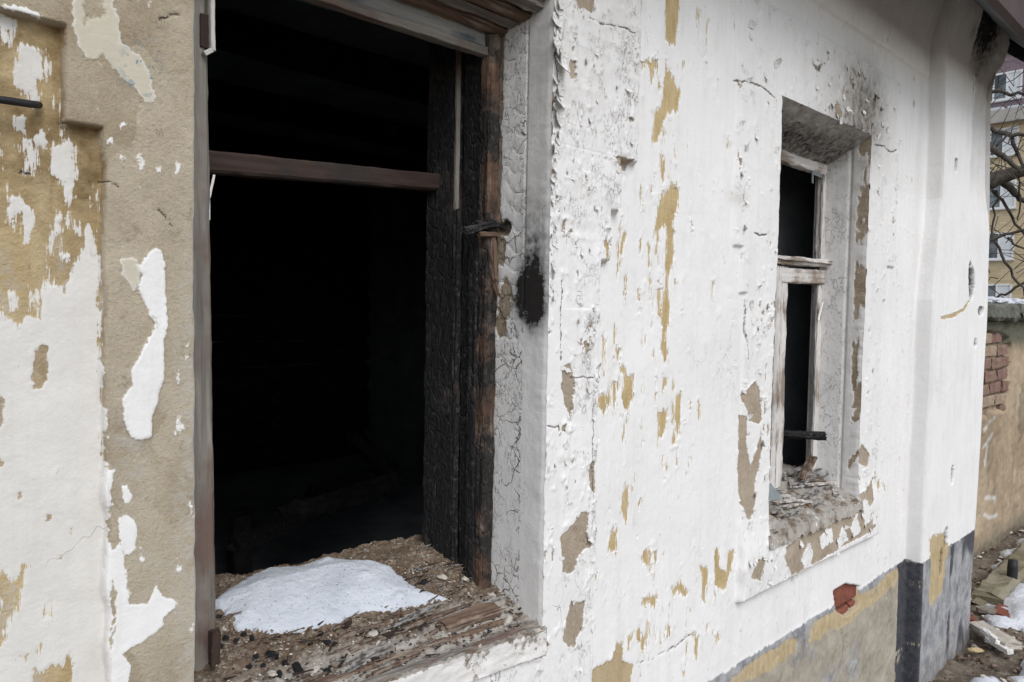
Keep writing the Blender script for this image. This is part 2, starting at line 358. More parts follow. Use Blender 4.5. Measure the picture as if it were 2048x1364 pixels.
FLAKE = make_flakepaint(); RUBBLE = make_rubble(); SNOW = make_snow(); CHAR = make_char()
BRICK = make_plain('red_brick', (0.15, 0.05, 0.035), (0.25, 0.09, 0.06), 60, 0.95, 0.004, 140)
ROOFM = make_plain('brown_painted_metal', (0.05, 0.032, 0.030), (0.075, 0.05, 0.048), 8, 0.6, 0.002, 20)
SOOTW = make_plain('sooty_boards', (0.13, 0.145, 0.155), (0.24, 0.26, 0.275), 5, 0.9, 0.01, 30)
PLCHIP = make_plain('plaster_crumb', (0.42, 0.38, 0.32), (0.66, 0.63, 0.57), 200, 0.95, 0.002, 300)

# =====================================================================
# BURNT HOUSE
# =====================================================================
house = empty('burnt_house', (2.0, 0.0, GROUND), 'burnt out white house with peeling walls and two empty windows', 'house')
# window openings in the wall face (x0, x1, z0, z1)
OP1 = (0.377, 1.043, -0.650, 0.588)
OP2 = (1.966, 2.600, -0.640, 0.594)
PIL = 3.118
CZ = [-1.7, -1.41, -0.93, -0.78, -0.29, -0.06, 0.36, 0.66, 0.95, 1.00, 1.06, 1.12, 1.20, 1.6]
CX = [3.83, 3.802, 3.806, 3.812, 3.842, 3.862, 3.842, 3.803, 3.768, 3.79, 3.835, 3.87, 3.87, 3.87]
PZ = [-1.7, -1.35, -0.77, -0.33, 0.06, 0.3, 0.45, 0.57, 1.05, 1.6]
PX = [3.11, 3.11, 3.108, 3.12, 3.124, 3.16, 3.182, 3.178, 3.142, 3.14]
def casing(x, z):
    """raised plaster surrounds of both windows, 0..1"""
    w = np.where(x < 0.7, 0.005, 0.010)
    jx = vn(z*26, 0*z, 3)*0.003
    x = x + jx
    a = rect(x, z, 0.273, 1.203, -3, 0.213, w)
    a = np.maximum(a, rect(x, z, 0.232, 1.262, 0.205, 0.32, w))
    a = np.maximum(a, rect(x, z, 0.232, 1.232, 0.10, 0.32, w)*(x > 0.7))
    a = np.maximum(a, rect(x, z, -0.9, 1.318, 0.314, 0.95, w))
    b = rect(x, z, 1.815, 2.765, -0.775, 0.06, w)
    b = np.maximum(b, rect(x, z, 1.782, 2.79, 0.05, 0.18, w))
    b = np.maximum(b, rect(x, z, 1.74, 2.86, 0.17, 0.82, w))
    return a, b
def face(x, z):
    """depth of the wall face (negative = towards the street), without fine relief"""
    a, b = casing(x, z)
    y = -0.016*a - (0.007+0.014*sst(-0.55, -0.68, z))*b
    y = y - 0.012*rect(x, z, 1.5, 9, 0.90, 9, 0.012)*(1-b)*(x < PIL)            # frieze
    p = np.interp(z, PZ, PX)
    pil = sst(-0.004, 0.004, x-p)
    y = y*(1-pil) - 0.060*pil
    y = y + 0.020*sst(-0.003, 0.003, x-3.53-0.05*sst(0.5, 0.0, z)) * sst(0.35, 0.6, z)
    y = y - 0.05*sst(0.98, 1.25, z)
    y = y + fbm(x*2.3, z*2.3, 3, 41)*0.0045 + fbm(x*11, z*11, 3, 42)*0.0011
    y = y - 0.012*sst(-0.94, -0.99, z)*(1-pil)*0.4
    return y

# ---------------- wall grid: finer where it is near and seen
def steps(*seg):
    out = []
    for a, b, d in seg: out += list(np.arange(a, b-1e-6, d))
    return np.array(out)
gx = steps((-1.4, 0.14, 0.06), (0.14, 1.4, 0.0024), (1.4, 2.2, 0.0040), (2.2, 3.0, 0.0065), (3.0, 3.47, 0.0095), (3.47, 3.64, 0.0035), (3.64, 4.001, 0.0095))
gx = gx[gx < 3.79]; gx = np.append(gx, 3.79)
gx = np.unique(np.round(np.concatenate([gx, OP1[:2], OP2[:2], [0.2315, 0.2730], PIL+np.array([-0.006, -0.0042, -0.002, 0.0, 0.002, 0.0042, 0.006])]), 4))
gz = steps((GROUND-0.06, -0.70, 0.0042), (-0.70, 0.64, 0.0022), (0.64, 1.32, 0.0050), (1.32, 1.5, 0.04)); gz = np.append(gz, 1.5)
gz = np.unique(np.round(np.concatenate([gz, OP1[2:], OP2[2:]]), 4))
def nudge(g, vals):
    g = list(g)
    for v in vals:
        g = [q for q in g if abs(q-v) < 1e-5 or abs(q-v) > 0.0008]
    return np.array(g)
gx = nudge(gx, OP1[:2]+OP2[:2]); gz = nudge(gz, OP1[2:]+OP2[2:])
X, Z = np.meshgrid(gx, gz)
X = X.astype(np.float32); Z = Z.astype(np.float32)
cx = 0.5*(gx[1:]+gx[:-1]); cz = 0.5*(gz[1:]+gz[:-1])
CXg, CZg = np.meshgrid(cx, cz)
keep = np.ones(CXg.shape, bool)
for o in (OP1, OP2): keep &= ~((CXg > o[0]) & (CXg < o[1]) & (CZg > o[2]) & (CZg < o[3]))
# BRICK hole in the plinth
HOLE = [at_y(*p)[[0, 2]] for p in [(1665, 1182), (1688, 1167), (1718, 1172), (1716, 1210), (1690, 1232), (1670, 1222)]]
corner = np.interp(Z, CZ, CX)
Xw = np.where(X > PIL, PIL + (X-PIL)*(corner-PIL)/(3.79-PIL), X).astype(np.float32)
Xw = Xw + (np.interp(Z, PZ, PX)-PIL)*np.clip(1-np.abs(X-PIL)/0.25, 0, 1)
# worn corner lines of the openings
def edge_j(z, seed): return (fbm(z*40, 0*z, 3, seed)*(0.0016 if seed < 62 else 0.004)).astype(np.float32)
for k, o in enumerate((OP1, OP2)):
    for xe, sg in ((o[0], 1), (o[1], -1)):
        f = np.clip(1-np.abs(X-xe)/0.02, 0, 1)*((Z > o[2]-0.02) & (Z < o[3]+0.02))
        Xw = Xw + f*edge_j(Z, 60+k*2+(sg > 0))
X = Xw

# ---------------- paint survey: outlines measured on the wall face
def P(pts, d=0.0): return [at_y(px, py, d)[[0, 2]] for px, py in pts]
jx = fbm(X*60, Z*60, 4, 1)*0.0052 + vn(X*300, Z*300, 2)*0.0016
jz = fbm(X*60, Z*60, 4, 5)*0.0052 + vn(X*300, Z*300, 6)*0.0016
cov = np.full(X.shape, 0.04, np.float32)
a_, b_ = casing(X, Z)
cas1 = a_; cas2 = b_
left = (X < 0.7)
D1 = -0.016
# left: everything bare, then the paint that is left
cov[left] = -0.03
WHITE_L = [P([(-40,640),(0,632),(20,645),(38,668),(45,632),(88,642),(88,582),(96,561),(119,582),(137,592),(142,561),(150,530),(164,506),(172,455),(180,450),(195,486),(198,690),(206,880),(212,1090),(217,1420),(-60,1420)]),
  P([(30,235),(52,240),(53,262),(45,266),(31,262)]),P([(106,296),(130,278),(152,305),(150,340),(143,365),(140,408),(132,408),(128,365),(118,365),(106,345)]),
  P([(15,390),(30,387),(45,410),(62,420),(70,440),(66,470),(58,487),(50,455),(40,425),(28,425),(25,460),(20,462)]),
  P([(32,110),(45,95),(75,100),(92,140),(88,165),(78,160),(75,185),(80,210),(70,212),(62,180),(50,188),(35,165)]),
  P([(75,272),(90,265),(97,290),(88,300),(78,290)]),P([(17,585),(30,582),(32,600),(24,620),(18,615)]),
  P([(108,470),(116,425),(120,425),(117,470),(104,490)]),P([(133,425),(137,425),(136,455),(133,455)]),P([(152,440),(157,440),(155,462),(152,462)]),
  P([(122,508),(138,508),(138,516),(122,516)]),P([(0,14),(40,22),(78,42),(74,48),(38,34),(0,24)]),P([(48,280),(58,275),(60,300),(52,300)]),
  # on the casing
  P([(276,531),(313,493),(324,501),(331,536),(334,627),(336,652),(330,680),(328,750),(316,795),(306,830),(303,873),(281,880),(261,873),(243,830),(246,795),(263,770),(263,740),(281,705),(296,680),(313,650),(288,607),(276,577),(283,549)],D1),
  P([(246,971),(256,970),(266,990),(262,1003),(248,1005)],D1),
  P([(238,1036),(251,1029),(273,1049),(273,1096),(261,1111),(248,1109),(238,1071)],D1),
  P([(216,1106),(241,1081),(248,1111),(251,1161),(256,1207),(296,1207),(306,1181),(313,1171),(326,1192),(354,1204),(351,1217),(326,1237),(328,1249),(281,1287),(243,1309),(261,1332),(253,1400),(201,1400),(221,1322),(226,1282),(233,1182),(216,1146)],D1),
  P([(213,941),(229,939),(226,960),(221,985),(219,1010),(206,1010),(206,968)],D1),P([(236,248),(252,248),(254,254),(240,258)],D1),P([(216,275),(223,272),(222,284),(217,285)],D1)]
bigstrip = sd_poly(X+jx*0.6, Z+jz*0.6, WHITE_L[13])
for i, pl in enumerate(WHITE_L):
    s = 0.6 if 13 <= i <= 16 else 1.1
    cov = np.where(left, np.maximum(cov, -sd_poly(X+jx*s, Z+jz*s, pl)), cov)
# speckles of paint left on the ochre recess
rec = left & (cas1 < 0.5)
spk = fbm(X*60, Z*24, 3, 11) - 0.52 + 0.12*fbm(X*9, Z*9, 2, 12)
cov = np.where(rec, np.maximum(cov, spk*0.012), cov)
spk2 = fbm(X*45, Z*30, 4, 13) - 0.62 + 0.22*sst(0.34, 0.372, X)*sst(0.2, -0.1, Z) + 0.2*blob(X, Z, 0.285, -0.17, 0.012, 0.10)
cov = np.where(left & (cas1 > 0.5), np.maximum(cov, spk2*0.012), cov)
CREAM = [P([(140,-30),(232,-20),(240,90),(280,110),(300,150),(312,190),(300,208),(285,200),(270,170),(250,160),(235,140),(215,130),(205,142),(185,143),(165,118),(150,60)],D1),
         P([(244,520),(262,516),(275,520),(278,560),(270,590),(255,565),(246,550)],D1)]
cream = 0.22*rec.astype(np.float32)
for pl in CREAM:
    sdc = sd_poly(X+jx, Z+jz, pl); cov = np.maximum(cov, np.minimum(-sdc, (fbm(X*28, Z*16, 4, 58)+0.22)*0.02)); cream = np.maximum(cream, sst(0.004, -0.004, sdc))
blue = np.maximum(blob(X, Z, *at_y(285, 140, D1)[[0, 2]], 0.02, 0.03), 0.8*blob(X, Z, *at_y(247, 540, D1)[[0, 2]], 0.006, 0.018))
# bare spots inside the white of the left recess
sub = np.where(left & (cas1 < 0.5), 0.85, np.where((cas1 > 0.3) & left, -1.0, np.where((cas1 > 0.3) | (cas2 > 0.3), 0.0, 1.0))).astype(np.float32)
BARE_L = [(P([(68,705),(85,685),(93,690),(93,757),(82,778),(70,777)]),0.4),(P([(-5,912),(11,927),(-5,942)]),0.4),(P([(-5,785),(6,800),(9,845),(-5,860)]),0.1),
  (P([(-10,1122),(5,1146),(25,1156),(40,1146),(45,1126),(58,1126),(50,1171),(38,1222),(25,1237),(10,1262),(10,1292),(-10,1296)]),1),
  (P([(36,985),(44,988),(45,999),(37,1000)]),.5),(P([(92,1028),(99,1030),(101,1044),(93,1045)]),.5),(P([(140,1053),(144,1054),(144,1067),(140,1066)]),.5),
  (P([(88,1215),(98,1196),(104,1200),(105,1235),(96,1230),(86,1240)]),1),(P([(70,1295),(78,1285),(79,1300),(72,1318)]),1),(P([(42,1310),(56,1308),(57,1322),(46,1326)]),.8),
  (P([(62,1330),(75,1345),(95,1325),(115,1332),(130,1312),(138,1300),(145,1335),(148,1400),(70,1400)]),.8),(P([(113,945),(117,940),(118,950),(114,952)]),.5),(P([(122,1108),(126,1110),(125,1120),(121,1117)]),.5)]
for pl, s in BARE_L:
    q = sd_poly(X+jx*0.8, Z+jz*0.8, pl); cov = np.minimum(cov, q); sub = np.where(q < 0.01, s, sub)
# right field: ochre scraped patches with upright brush edges
kx = vn(X*420, Z*60, 21)*0.0022; kz = vn(X*300, Z*14, 22)*0.010 + vn(X*600, Z*30, 23)*0.004
OCHRE = [[(1331,-20),(1360,-20),(1357,51),(1352,90),(1331,85)],[(1331,123),(1347,154),(1362,185),(1357,221),(1334,231),(1326,246),(1316,287),(1303,290),(1308,226),(1321,210),(1329,154)],
 [(1278,139),(1285,121),(1316,121),(1311,139),(1301,177),(1296,133)],[(1324,390),(1342,362),(1357,375),(1357,406),(1347,447),(1350,513),(1339,565),(1342,626),(1332,683),(1321,700),(1326,657),(1321,642),(1332,565),(1332,452),(1316,467),(1306,483),(1314,426)],
 [(1193,472),(1208,480),(1206,529),(1201,529)],[(1244,462),(1255,467),(1247,508),(1239,508)],[(1277,484),(1283,484),(1282,512),(1278,512)],[(1294,488),(1301,488),(1301,530),(1297,530)],[(1315,575),(1323,575),(1322,640),(1316,630)],
 [(1275,575),(1281,575),(1281,600),(1276,600)],[(1299,545),(1303,545),(1303,600),(1299,600)],[(1230,693),(1245,700),(1240,728),(1233,720)],[(1321,680),(1331,680),(1338,700),(1336,730),(1328,728)],[(1323,748),(1336,760),(1328,788),(1323,783)],
 [(1248,745),(1268,750),(1268,800),(1255,820),(1248,891),(1243,881),(1253,820),(1243,800)],[(1193,785),(1215,790),(1215,825),(1208,830),(1193,805)],[(1225,765),(1235,770),(1235,810),(1226,805)],
 [(1351,788),(1363,783),(1361,840),(1353,886),(1348,835)],[(1313,820),(1336,823),(1331,860),(1321,871),(1313,906),(1316,856)],[(1393,800),(1401,805),(1398,838),(1394,838)],[(1376,805),(1383,808),(1378,830)],
 [(1321,911),(1328,915),(1325,946)],[(1248,966),(1258,968),(1253,1051),(1240,1026)],[(1220,1061),(1235,1056),(1233,1106),(1215,1101)],[(1281,1111),(1296,1096),(1303,1106),(1298,1139),(1286,1131)],[(1306,1106),(1316,1101),(1311,1149)],
 [(1393,1136),(1416,1131),(1408,1207),(1401,1202),(1401,1156)],[(1426,1096),(1436,1096),(1439,1136),(1451,1141),(1454,1101),(1469,1096),(1459,1146),(1446,1182),(1426,1176)],[(1341,1176),(1358,1159),(1376,1182),(1368,1197),(1356,1182),(1343,1192)],
 [(1281,1202),(1301,1189),(1316,1192),(1308,1219),(1296,1207),(1286,1214)],[(1271,1252),(1280,1260),(1283,1285),(1274,1285)],[(1388,1269),(1398,1267),(1393,1317),(1386,1317)],[(1427,1272),(1436,1262),(1440,1275),(1430,1285)],
 [(1205,670),(1212,672),(1210,760),(1206,760)],[(1423,560),(1427,560),(1426,600),(1423,598)],[(1228,660),(1231,640),(1234,690),(1229,700)],[(1421,1270),(1424,1255),(1428,1272)],[(1745,935),(1751,955),(1748,975),(1744,960)],[(1756,955),(1760,960),(1757,1000),(1753,995)],[(1766,965),(1770,970),(1768,992)],
 [(1908,325),(1919,322),(1917,345),(1914,365),(1909,345)]]
kv = 1-0.4*(X > 2)
for pts in OCHRE:
    q = sd_poly(X+kx+jx*0.4, Z+kz*kv+jz*0.4, P(pts)); cov = np.minimum(cov, q); sub = np.where(q < 0.012, 1.0, sub)
cl = sum(blob(X, Z, *at_y(*p)[[0, 2]], rx, rz) for p, rx, rz in (((1235, 790), .07, .10), ((1350, 850), .07, .09), ((1240, 500), .06, .08), ((1315, 560), .05, .16), ((1300, 1140), .05, .06), ((1430, 1150), .06, .06), ((1250, 1020), .04, .08), ((1330, 380), .05, .10), ((1330, 180), .06, .08), ((1290, 1270), .10, .05), ((1420, 1280), .08, .04)))
fld = (X > 1.2) & (X < 3.1) & (cas1 < 0.4) & (cas2 < 0.5) & (Z > -0.93)
chipn = fbm(X*120, Z*30, 3, 205)*0.75 + fbm(X*40, Z*16, 2, 206)*0.45
cov = np.where(fld, np.minimum(cov, (0.60-0.34*np.minimum(cl, 1)-chipn)*0.016), cov)
# small bare nicks over both surrounds, denser towards their outer edges
nick = fbm(X*85, Z*42, 4, 207)*0.8 + fbm(X*12, Z*7, 3, 208)*0.4
cas_r = ((cas1 > 0.5) & (X > 0.9)) | (cas2 > 0.5)
cov = np.where(cas_r, np.minimum(cov, (0.56-0.10*blob(X, Z, 1.15, -0.5, 0.12, 0.25)-0.12*blob(X, Z, 1.9, -0.5, 0.12, 0.35)-0.12*blob(X, Z, 2.3, -0.72, 0.5, 0.06)-0.10*blob(X, Z, 2.70, -0.4, 0.06, 0.4)-nick)*0.014), cov)
BARE_R = [[(1123,730),(1140,728),(1148,755),(1145,820),(1138,835),(1130,805),(1123,770)],[(1163,1026),(1178,1026),(1170,1066),(1183,1091),(1155,1111),(1143,1146),(1125,1146),(1120,1071),(1145,1051)],
 [(1140,1202),(1170,1202),(1163,1257),(1143,1297),(1123,1282),(1130,1247)],[(1175,931),(1189,921),(1189,991),(1180,976)],[(1138,120),(1150,125),(1150,155),(1140,160)],[(1147,-10),(1190,-10),(1185,26),(1157,15)],[(1098,120),(1104,180),(1112,205),(1106,225),(1098,190)],[(1093,280),(1101,330),(1099,392),(1093,350)],[(1097,10),(1103,40),(1100,95),(1096,60)],
 [(1495,793),(1505,775),(1520,764),(1529,780),(1534,840),(1528,850),(1508,842)],[(1510,935),(1531,870),(1534,900),(1518,970),(1520,1010),(1505,1045),(1492,1010),(1488,930),(1500,880)],[(1492,830),(1503,835),(1502,880),(1490,930)],
 [(1500,1155),(1520,1110),(1530,1120),(1520,1160)],
 [(1723,912),(1733,887),(1748,912),(1744,937),(1727,928)],[(1727,994),(1752,961),(1750,1000),(1740,1015)],
 [(1575,1062),(1612,1066),(1655,1035),(1700,1000),(1732,985),(1745,1040),(1744,1061),(1690,1090),(1640,1122),(1585,1152),(1570,1120)],
 [(1195,1342),(1230,1327),(1245,1287),(1256,1302),(1253,1327),(1276,1332),(1266,1400),(1190,1400)],[(1060,1300),(1084,1270),(1095,1290),(1092,1312),(1070,1316)],[(1225,312),(1268,322),(1262,342),(1240,330)]]
for i, pts in enumerate(BARE_R):
    d = -0.022 if pts[0][0] > 1400 else -0.016
    q = sd_poly(X+jx, Z+jz, P(pts, d)); cov = np.minimum(cov, q); sub = np.where(q < 0.012, 0.0 if i != 16 else 0.6, sub)
# paint islands left on the small window's apron
for pts in [[(1602,1120),(1620,1085),(1628,1110),(1622,1138),(1608,1140)],[(1640,1075),(1665,1055),(1668,1085),(1645,1100)],[(1675,1085),(1685,1050),(1695,1080),(1680,1095)],[(1700,1055),(1712,1025),(1722,1060),(1708,1075)],[(1722,1000),(1738,1000),(1742,1040),(1730,1055)]]:
    cov = np.maximum(cov, -sd_poly(X+jx, Z+jz*1.6, P(pts, -0.022)))
crumb = blob(X, Z, 2.50, 0.685, 0.15, 0.11) + blob(X, Z, 2.40, 0.62, 0.18, 0.03)
cov = np.minimum(cov, np.where(crumb > 0.12, (0.50-0.42*np.minimum(crumb, 0.8)-fbm(X*60, Z*26, 4, 97)*0.9)*0.012, 0.04))
# ---------------- condition and painted shade maps
flaky = 0.12 + 0.75*np.where((X > 0.9) & (X < 1.5), cas1, 0) + 0.36*cas2 - 0.1*((X > 0.1) & (X < 0.273))
flaky = flaky*(X < 3.0) + 0.03
flaky = flaky*(1-0.95*blob(X, Z, 1.075, -0.30, 0.03, 0.42))       # smooth strip beside the big window
flaky += 0.25*blob(X, Z, 1.95, -0.78, 0.2, 0.10) + 0.25*blob(X, Z, 1.25, 0.36, 0.07, 0.08)
rec = left & (cas1 < 0.5)
dirt = np.zeros_like(X)
dirt += 0.85*blob(X, Z, 2.47, 0.67, 0.24, 0.15) + 0.35*blob(X, Z, 2.62, 0.66, 0.10, 0.22)
dirt += 0.35*sst(0.70, 1.25, Z)*(X > 1.2) + 0.25*cas1*(X > 0.9)*sst(0.1, 0.6, Z) + 0.07*cas2
dirt += 0.30*sst(3.50, 3.56, X)*sst(0.2, 0.7, Z)  # strip right of the pilaster step toned greyer
dirt += 0.20*left*(cas1 < 0.5)*sst(0.0, 0.3, Z) + 0.28*rec
dirt += 0.5*blob(X, Z, *at_y(1232, 325)[[0, 2]], 0.03, 0.02) + 0.5*blob(X, Z, *at_y(1473, 398)[[0, 2]], 0.035, 0.02) + 0.4*blob(X, Z, *at_y(1206, 405)[[0, 2]], 0.014, 0.018)  # small ledge shadows of the surrounds painted as soft dark spots
dirt += 0.18*np.exp(-((X-3.09)/0.035)**2)*(X < PIL+0.02) + 0.2*(fbm(X*14, Z*1.2, 3, 70) > 0.3)*sst(-0.4, -0.9, Z)*0.4  # soft shade beside the pilaster put into the colour; low streaks are dirt
soot = 2.2*blob(X+5*jx, Z+3*jz, *at_y(1982, 42, -0.11)[[0, 2]], 0.17, 0.13)*(X > 3.42) + 0.5*blob(X, Z, *at_y(1955, 60, -0.1)[[0, 2]], 0.03, 0.03)
soot += 0.35*blob(X, Z, 2.44, 0.60, 0.22, 0.03) + 0.62*blob(X+4*jx, Z+4*jz, 2.54, 0.68, 0.17, 0.13)
holes = [((1944, 568), 0.045, 0.075), ((1940, 545), 0.022, 0.05), ((1962, 622), 0.04, 0.022), ((1951, 686), 0.022, 0.022), ((1905, 950), 0.016, 0.045), ((1912, 330), 0.018, 0.03), ((1893, 1075), 0.02, 0.05), ((1883, 1125), 0.02, 0.06), ((1862, 203), 0.008, 0.012)]
hole = np.zeros_like(X)
for (p, rx, rz) in holes:
    hx, hz = at_y(*p, -0.06)[[0, 2]]; hole = np.maximum(hole, 1-sst(0.5, 1.0, ((X+jx-hx)/rx)**2+((Z+jz-hz)/rz)**2))
soot = np.maximum(soot, hole*1.6)  # shade inside the holes painted in, on top of the real soot
stain = np.zeros_like(X)
stain += rec*(0.75*sst(0.16, 0.0, (0.213-Z)) + 0.5*sst(0.20, 0.273, X)*(Z > -0.05)) + 0.35*rec*(fbm(X*7, Z*4, 3, 55) > 0.1)
stain += 0.35*cas1*left*(fbm(X*5, Z*5, 3, 56) > 0.25)
pale = 0.75*left*(cas1 > 0.5)*(sst(0.340, 0.372, X)*sst(0.25, -0.1, Z) + blob(X, Z, 0.30, -0.17, 0.02, 0.10) + 0.6*blob(X, Z, 0.33, -0.35, 0.03, 0.12)) + 0.7*rec*sst(0.0, 0.5, fbm(X*30, Z*6, 4, 57))
# ---------------- plinth
grey = np.zeros_like(X)
zl = -0.953 + fbm(X*6, Z*0, 2, 33)*0.006 + fbm(X*60, Z*60, 3, 34)*0.005
pilm = X > np.interp(Z, PZ, PX)-0.004
base = sst(0.004, -0.004, Z-zl)
grey = np.where(base > 0.5, 1.0, 0.0).astype(np.float32)
grey = np.where((base > 0.5) & (X > PIL-0.10) & (X < PIL+0.012), 2.0, grey)  # pilaster side: dark paint, with the shade of its turned-away face painted in
grey = np.where((base > 0.5) & pilm & (X > PIL+0.35), 1.0+0.95*sst(-0.1, 0.25, fbm(X*9, Z*5, 4, 91)-0.1+0.35*blob(X, Z, 3.6, -1.22, 0.14, 0.2)-0.3*blob(X, Z, 3.75, -1.12, 0.06, 0.1)), grey)
gn = fbm(X*34, Z*30, 4, 79)*0.8+fbm(X*7, Z*7, 3, 80)*0.45
cov = np.where((base > 0.5) & (X > PIL-0.1), np.minimum(cov, (0.50-gn-0.25*sst(0.03, 0.0, np.abs(zl-Z)))*0.02), cov); sub = np.where((base > 0.5) & (X > PIL-0.1), 1.8, sub)
dirt = dirt + (base > 0.5)*0.5*sst(-1.30, -1.46, Z)
plb = (base > 0.5) & (X < PIL-0.09)
pc = fbm(X*5, Z*6, 4, 77) - 0.06 + 0.9*sst(0.04, 0.0, zl-Z) - 0.5
pc = np.where(plb, pc*0.02, 0.04); cov = np.where(plb, np.minimum(np.where(Z > zl-0.012, 0.01, pc), cov), cov)
sub = np.where(plb, np.where(zl-Z < 0.085+0.05*fbm(X*8, Z*8, 3, 78), 1.3, 2.0), sub)
PBARE = P([(1857,1073),(1893,1062),(1898,1104),(1891,1121),(1887,1177),(1873,1197),(1862,1216),(1855,1205),(1860,1149),(1860,1107)], -0.06)
q = sd_poly(X+jx*4+kx*4, Z+jz*4, PBARE); cov = np.minimum(cov, q); sub = np.where((q < 0.012) & pilm, 1.2, sub)
q = sd_poly(X+jx, Z+jz, P([(1882,632),(1900,628),(1925,618),(1938,600),(1942,600),(1930,622),(1905,637),(1884,640)], -0.06)); cov = np.minimum(cov, q+0.001); sub = np.where((q < 0.012) & pilm, 0.8, sub)
# ---------------- cracks
CR = [[(1102,-10),(1100,60),(1098,130),(1110,210),(1095,290),(1101,380),(1093,470),(1090,540)],[(1118,20),(1112,90),(1118,160),(1106,240)],[(1480,160),(1510,163),(1535,175),(1557,195)],[(1757,288),(1775,292),(1788,304),(1800,300)],[(1781,1149),(1784,1173),(1783,1195),(1791,1213),(1788,1240),(1781,1267),(1780,1301)],
 [(1268,1327),(1300,1319),(1331,1302),(1351,1292),(1381,1267)],[(1177,33),(1203,46),(1249,54),(1275,67)],[(1080,854),(1123,854)],[(1145,755),(1188,755)],[(1503,600),(1500,660),(1506,720)],
 [(323,38),(335,33),(362,26)],[(321,422),(335,432),(348,450)],[(1515,465),(1525,470),(1540,468)],[(1690,1255),(1697,1290),(1690,1340)],[(1700,1270),(1705,1300)],[(1946,100),(1945,250),(1943,330),(1942,372)],
 [(1190,800),(1190,860),(1188,930),(1190,1000)],[(1128,560),(1124,640),(1123,720)],[(1275,70),(1277,120),(1283,124)],[(45,340),(52,338),(70,342)],[(208,360),(222,362),(236,372)]]
crack = np.zeros_like(X); dcr = np.ones_like(X)
for pts in CR:
    d = -0.06 if pts[0][0] > 1840 else (-0.02 if not (1250 < pts[0][0] < 1400) else 0)
    dl = d_line(X+jx*0.8, Z+jz*0.8, P(pts, d)); dcr = np.minimum(dcr, dl)
wc = np.where(X > 1.5, 0.0032, 0.0017)
crack = np.clip(1.0-dcr/np.where(X > 1.5, 0.011, 0.0065), 0, 1)
# lower edge lines of the surround and frieze 
# ---------------- relief
Y = face(X, Z)
inside = sst(-0.0004, 0.0008, cov)
thick = np.where(left, 0.0006, 0.0014 + 0.0011*np.clip(flaky, 0, 1))
curl = np.clip(1-cov/0.007, 0, 1)*(cov > 0)*sst(-0.1, 0.5, fbm(X*35, Z*35, 2, 91))
Y = Y - inside*thick - curl*np.where(left, 0.0006, np.where((cas1 > 0.5) | (cas2 > 0.5), 0.0045, 0.0022))
Y = Y - (bigstrip < 0)*0.0010*left
Y = Y + 0.0018*np.clip(1.2-dcr/(wc*1.1), 0, 1)
Y = Y + hole*0.03 + 0.022*np.exp(-((X-3.528-0.004*fbm(X*0, Z*14, 2, 98))/0.006)**2)*sst(0.30, 0.55, Z)*sst(1.15, 0.95, Z)*(0.6+0.4*(fbm(X*0, Z*9, 2, 96) > -0.2))
Y = Y - 0.010*sst(-0.2, 0.3, fbm(X*9, Z*11, 3, 94))*(X > 3.45)*sst(0.85, 1.0, Z)
# crumbling plaster above the small window and along its apron
rough = blob(X, Z, 2.47, 0.68, 0.18, 0.13) + 0.45*blob(X, Z, 2.05, -0.70, 0.16, 0.09) + 0.35*np.clip(flaky-0.4, 0, 1) + 0.5*plb
Y = Y + rough*(fbm(X*55, Z*28, 3, 95)*0.006 + vn(X*150, Z*90, 96)*0.002)
Y = Y + np.abs(vn(X*7, Z*38, 99))*0.0015*(cas1 > 0.5)*(X > 0.9)*(Z > 0)
hb = sd_poly(X+jx*0.5, Z+jz*0.5, HOLE)
Y = Y + 0.035*sst(0.002, -0.004, hb); sub = np.where(hb < 0.004, 0.2, sub); cov = np.where(hb < 0.001, -0.02, cov)
keepf = keep
me = grid_mesh('facade', X, Y, Z, dict(cov=cov, sub=sub, soot=np.clip(soot, 0, 1.8), flaky=np.clip(flaky, 0, 1.0), grey=grey, cream=cream, dirt=np.clip(dirt, 0, 1), crack=crack, stain=np.clip(stain, 0, 1), blue=blue, pale=np.clip(pale, 0, 1)), keepf)
facade = obj('facade', me, LIME, house)
FXs, FZs = gx, gz
# ---------------- bricks behind the broken plaster
hc = np.mean(HOLE, 0)
bm_ = board_mesh('brick', 0.25, 0.088, 0.05, seg=8, rough=0.0025, seed=3)
for (dx, dz) in ((-0.108, 0.020), (-0.200, -0.080), (0.062, -0.078), (-0.24, 0.118), (0.02, 0.118)):
    obj('brick', bm_, BRICK, facade, frame_mat((hc[0]+dx, 0.034, hc[1]+dz), (hc[0]+dx+1, 0.034, hc[1]+dz), (0, -1, 0)))

# ---------------- reveals, soffits
def reveal(name, xo, xi, yi, z0, z1, k, smap, ns=70, dz=0.003):
    """side of an opening: from the wall face (s=0) back to the frame (s=1)"""
    zz = np.arange(z0, z1+dz, dz); s = np.linspace(0, 1, ns); S, ZZ = np.meshgrid(s, zz)
    S = S.astype(np.float32); ZZ = ZZ.astype(np.float32)
    xe = xo + edge_j(ZZ, 60+k*2)
    yo = face(np.full_like(ZZ, xo-0.001), ZZ)-0.0025
    XX = xo + (xi-xo)*S + (xe-xo)*(1-sst(0, 0.3, S)); YY = yo + (yi-yo)*S
    at = smap(YY, ZZ, S)
    ins = sst(-0.0004, 0.0008, at['cov'])
    n_ = fbm(YY*40, ZZ*25, 3, 101+k)*0.0004 + at.pop('bumpx')
    m = sst(0, 0.06, S)
    XX = XX + (n_ - ins*0.0018)*m
    return obj(name, grid_mesh(name, XX, YY, ZZ, at, None, True), LIME, house)
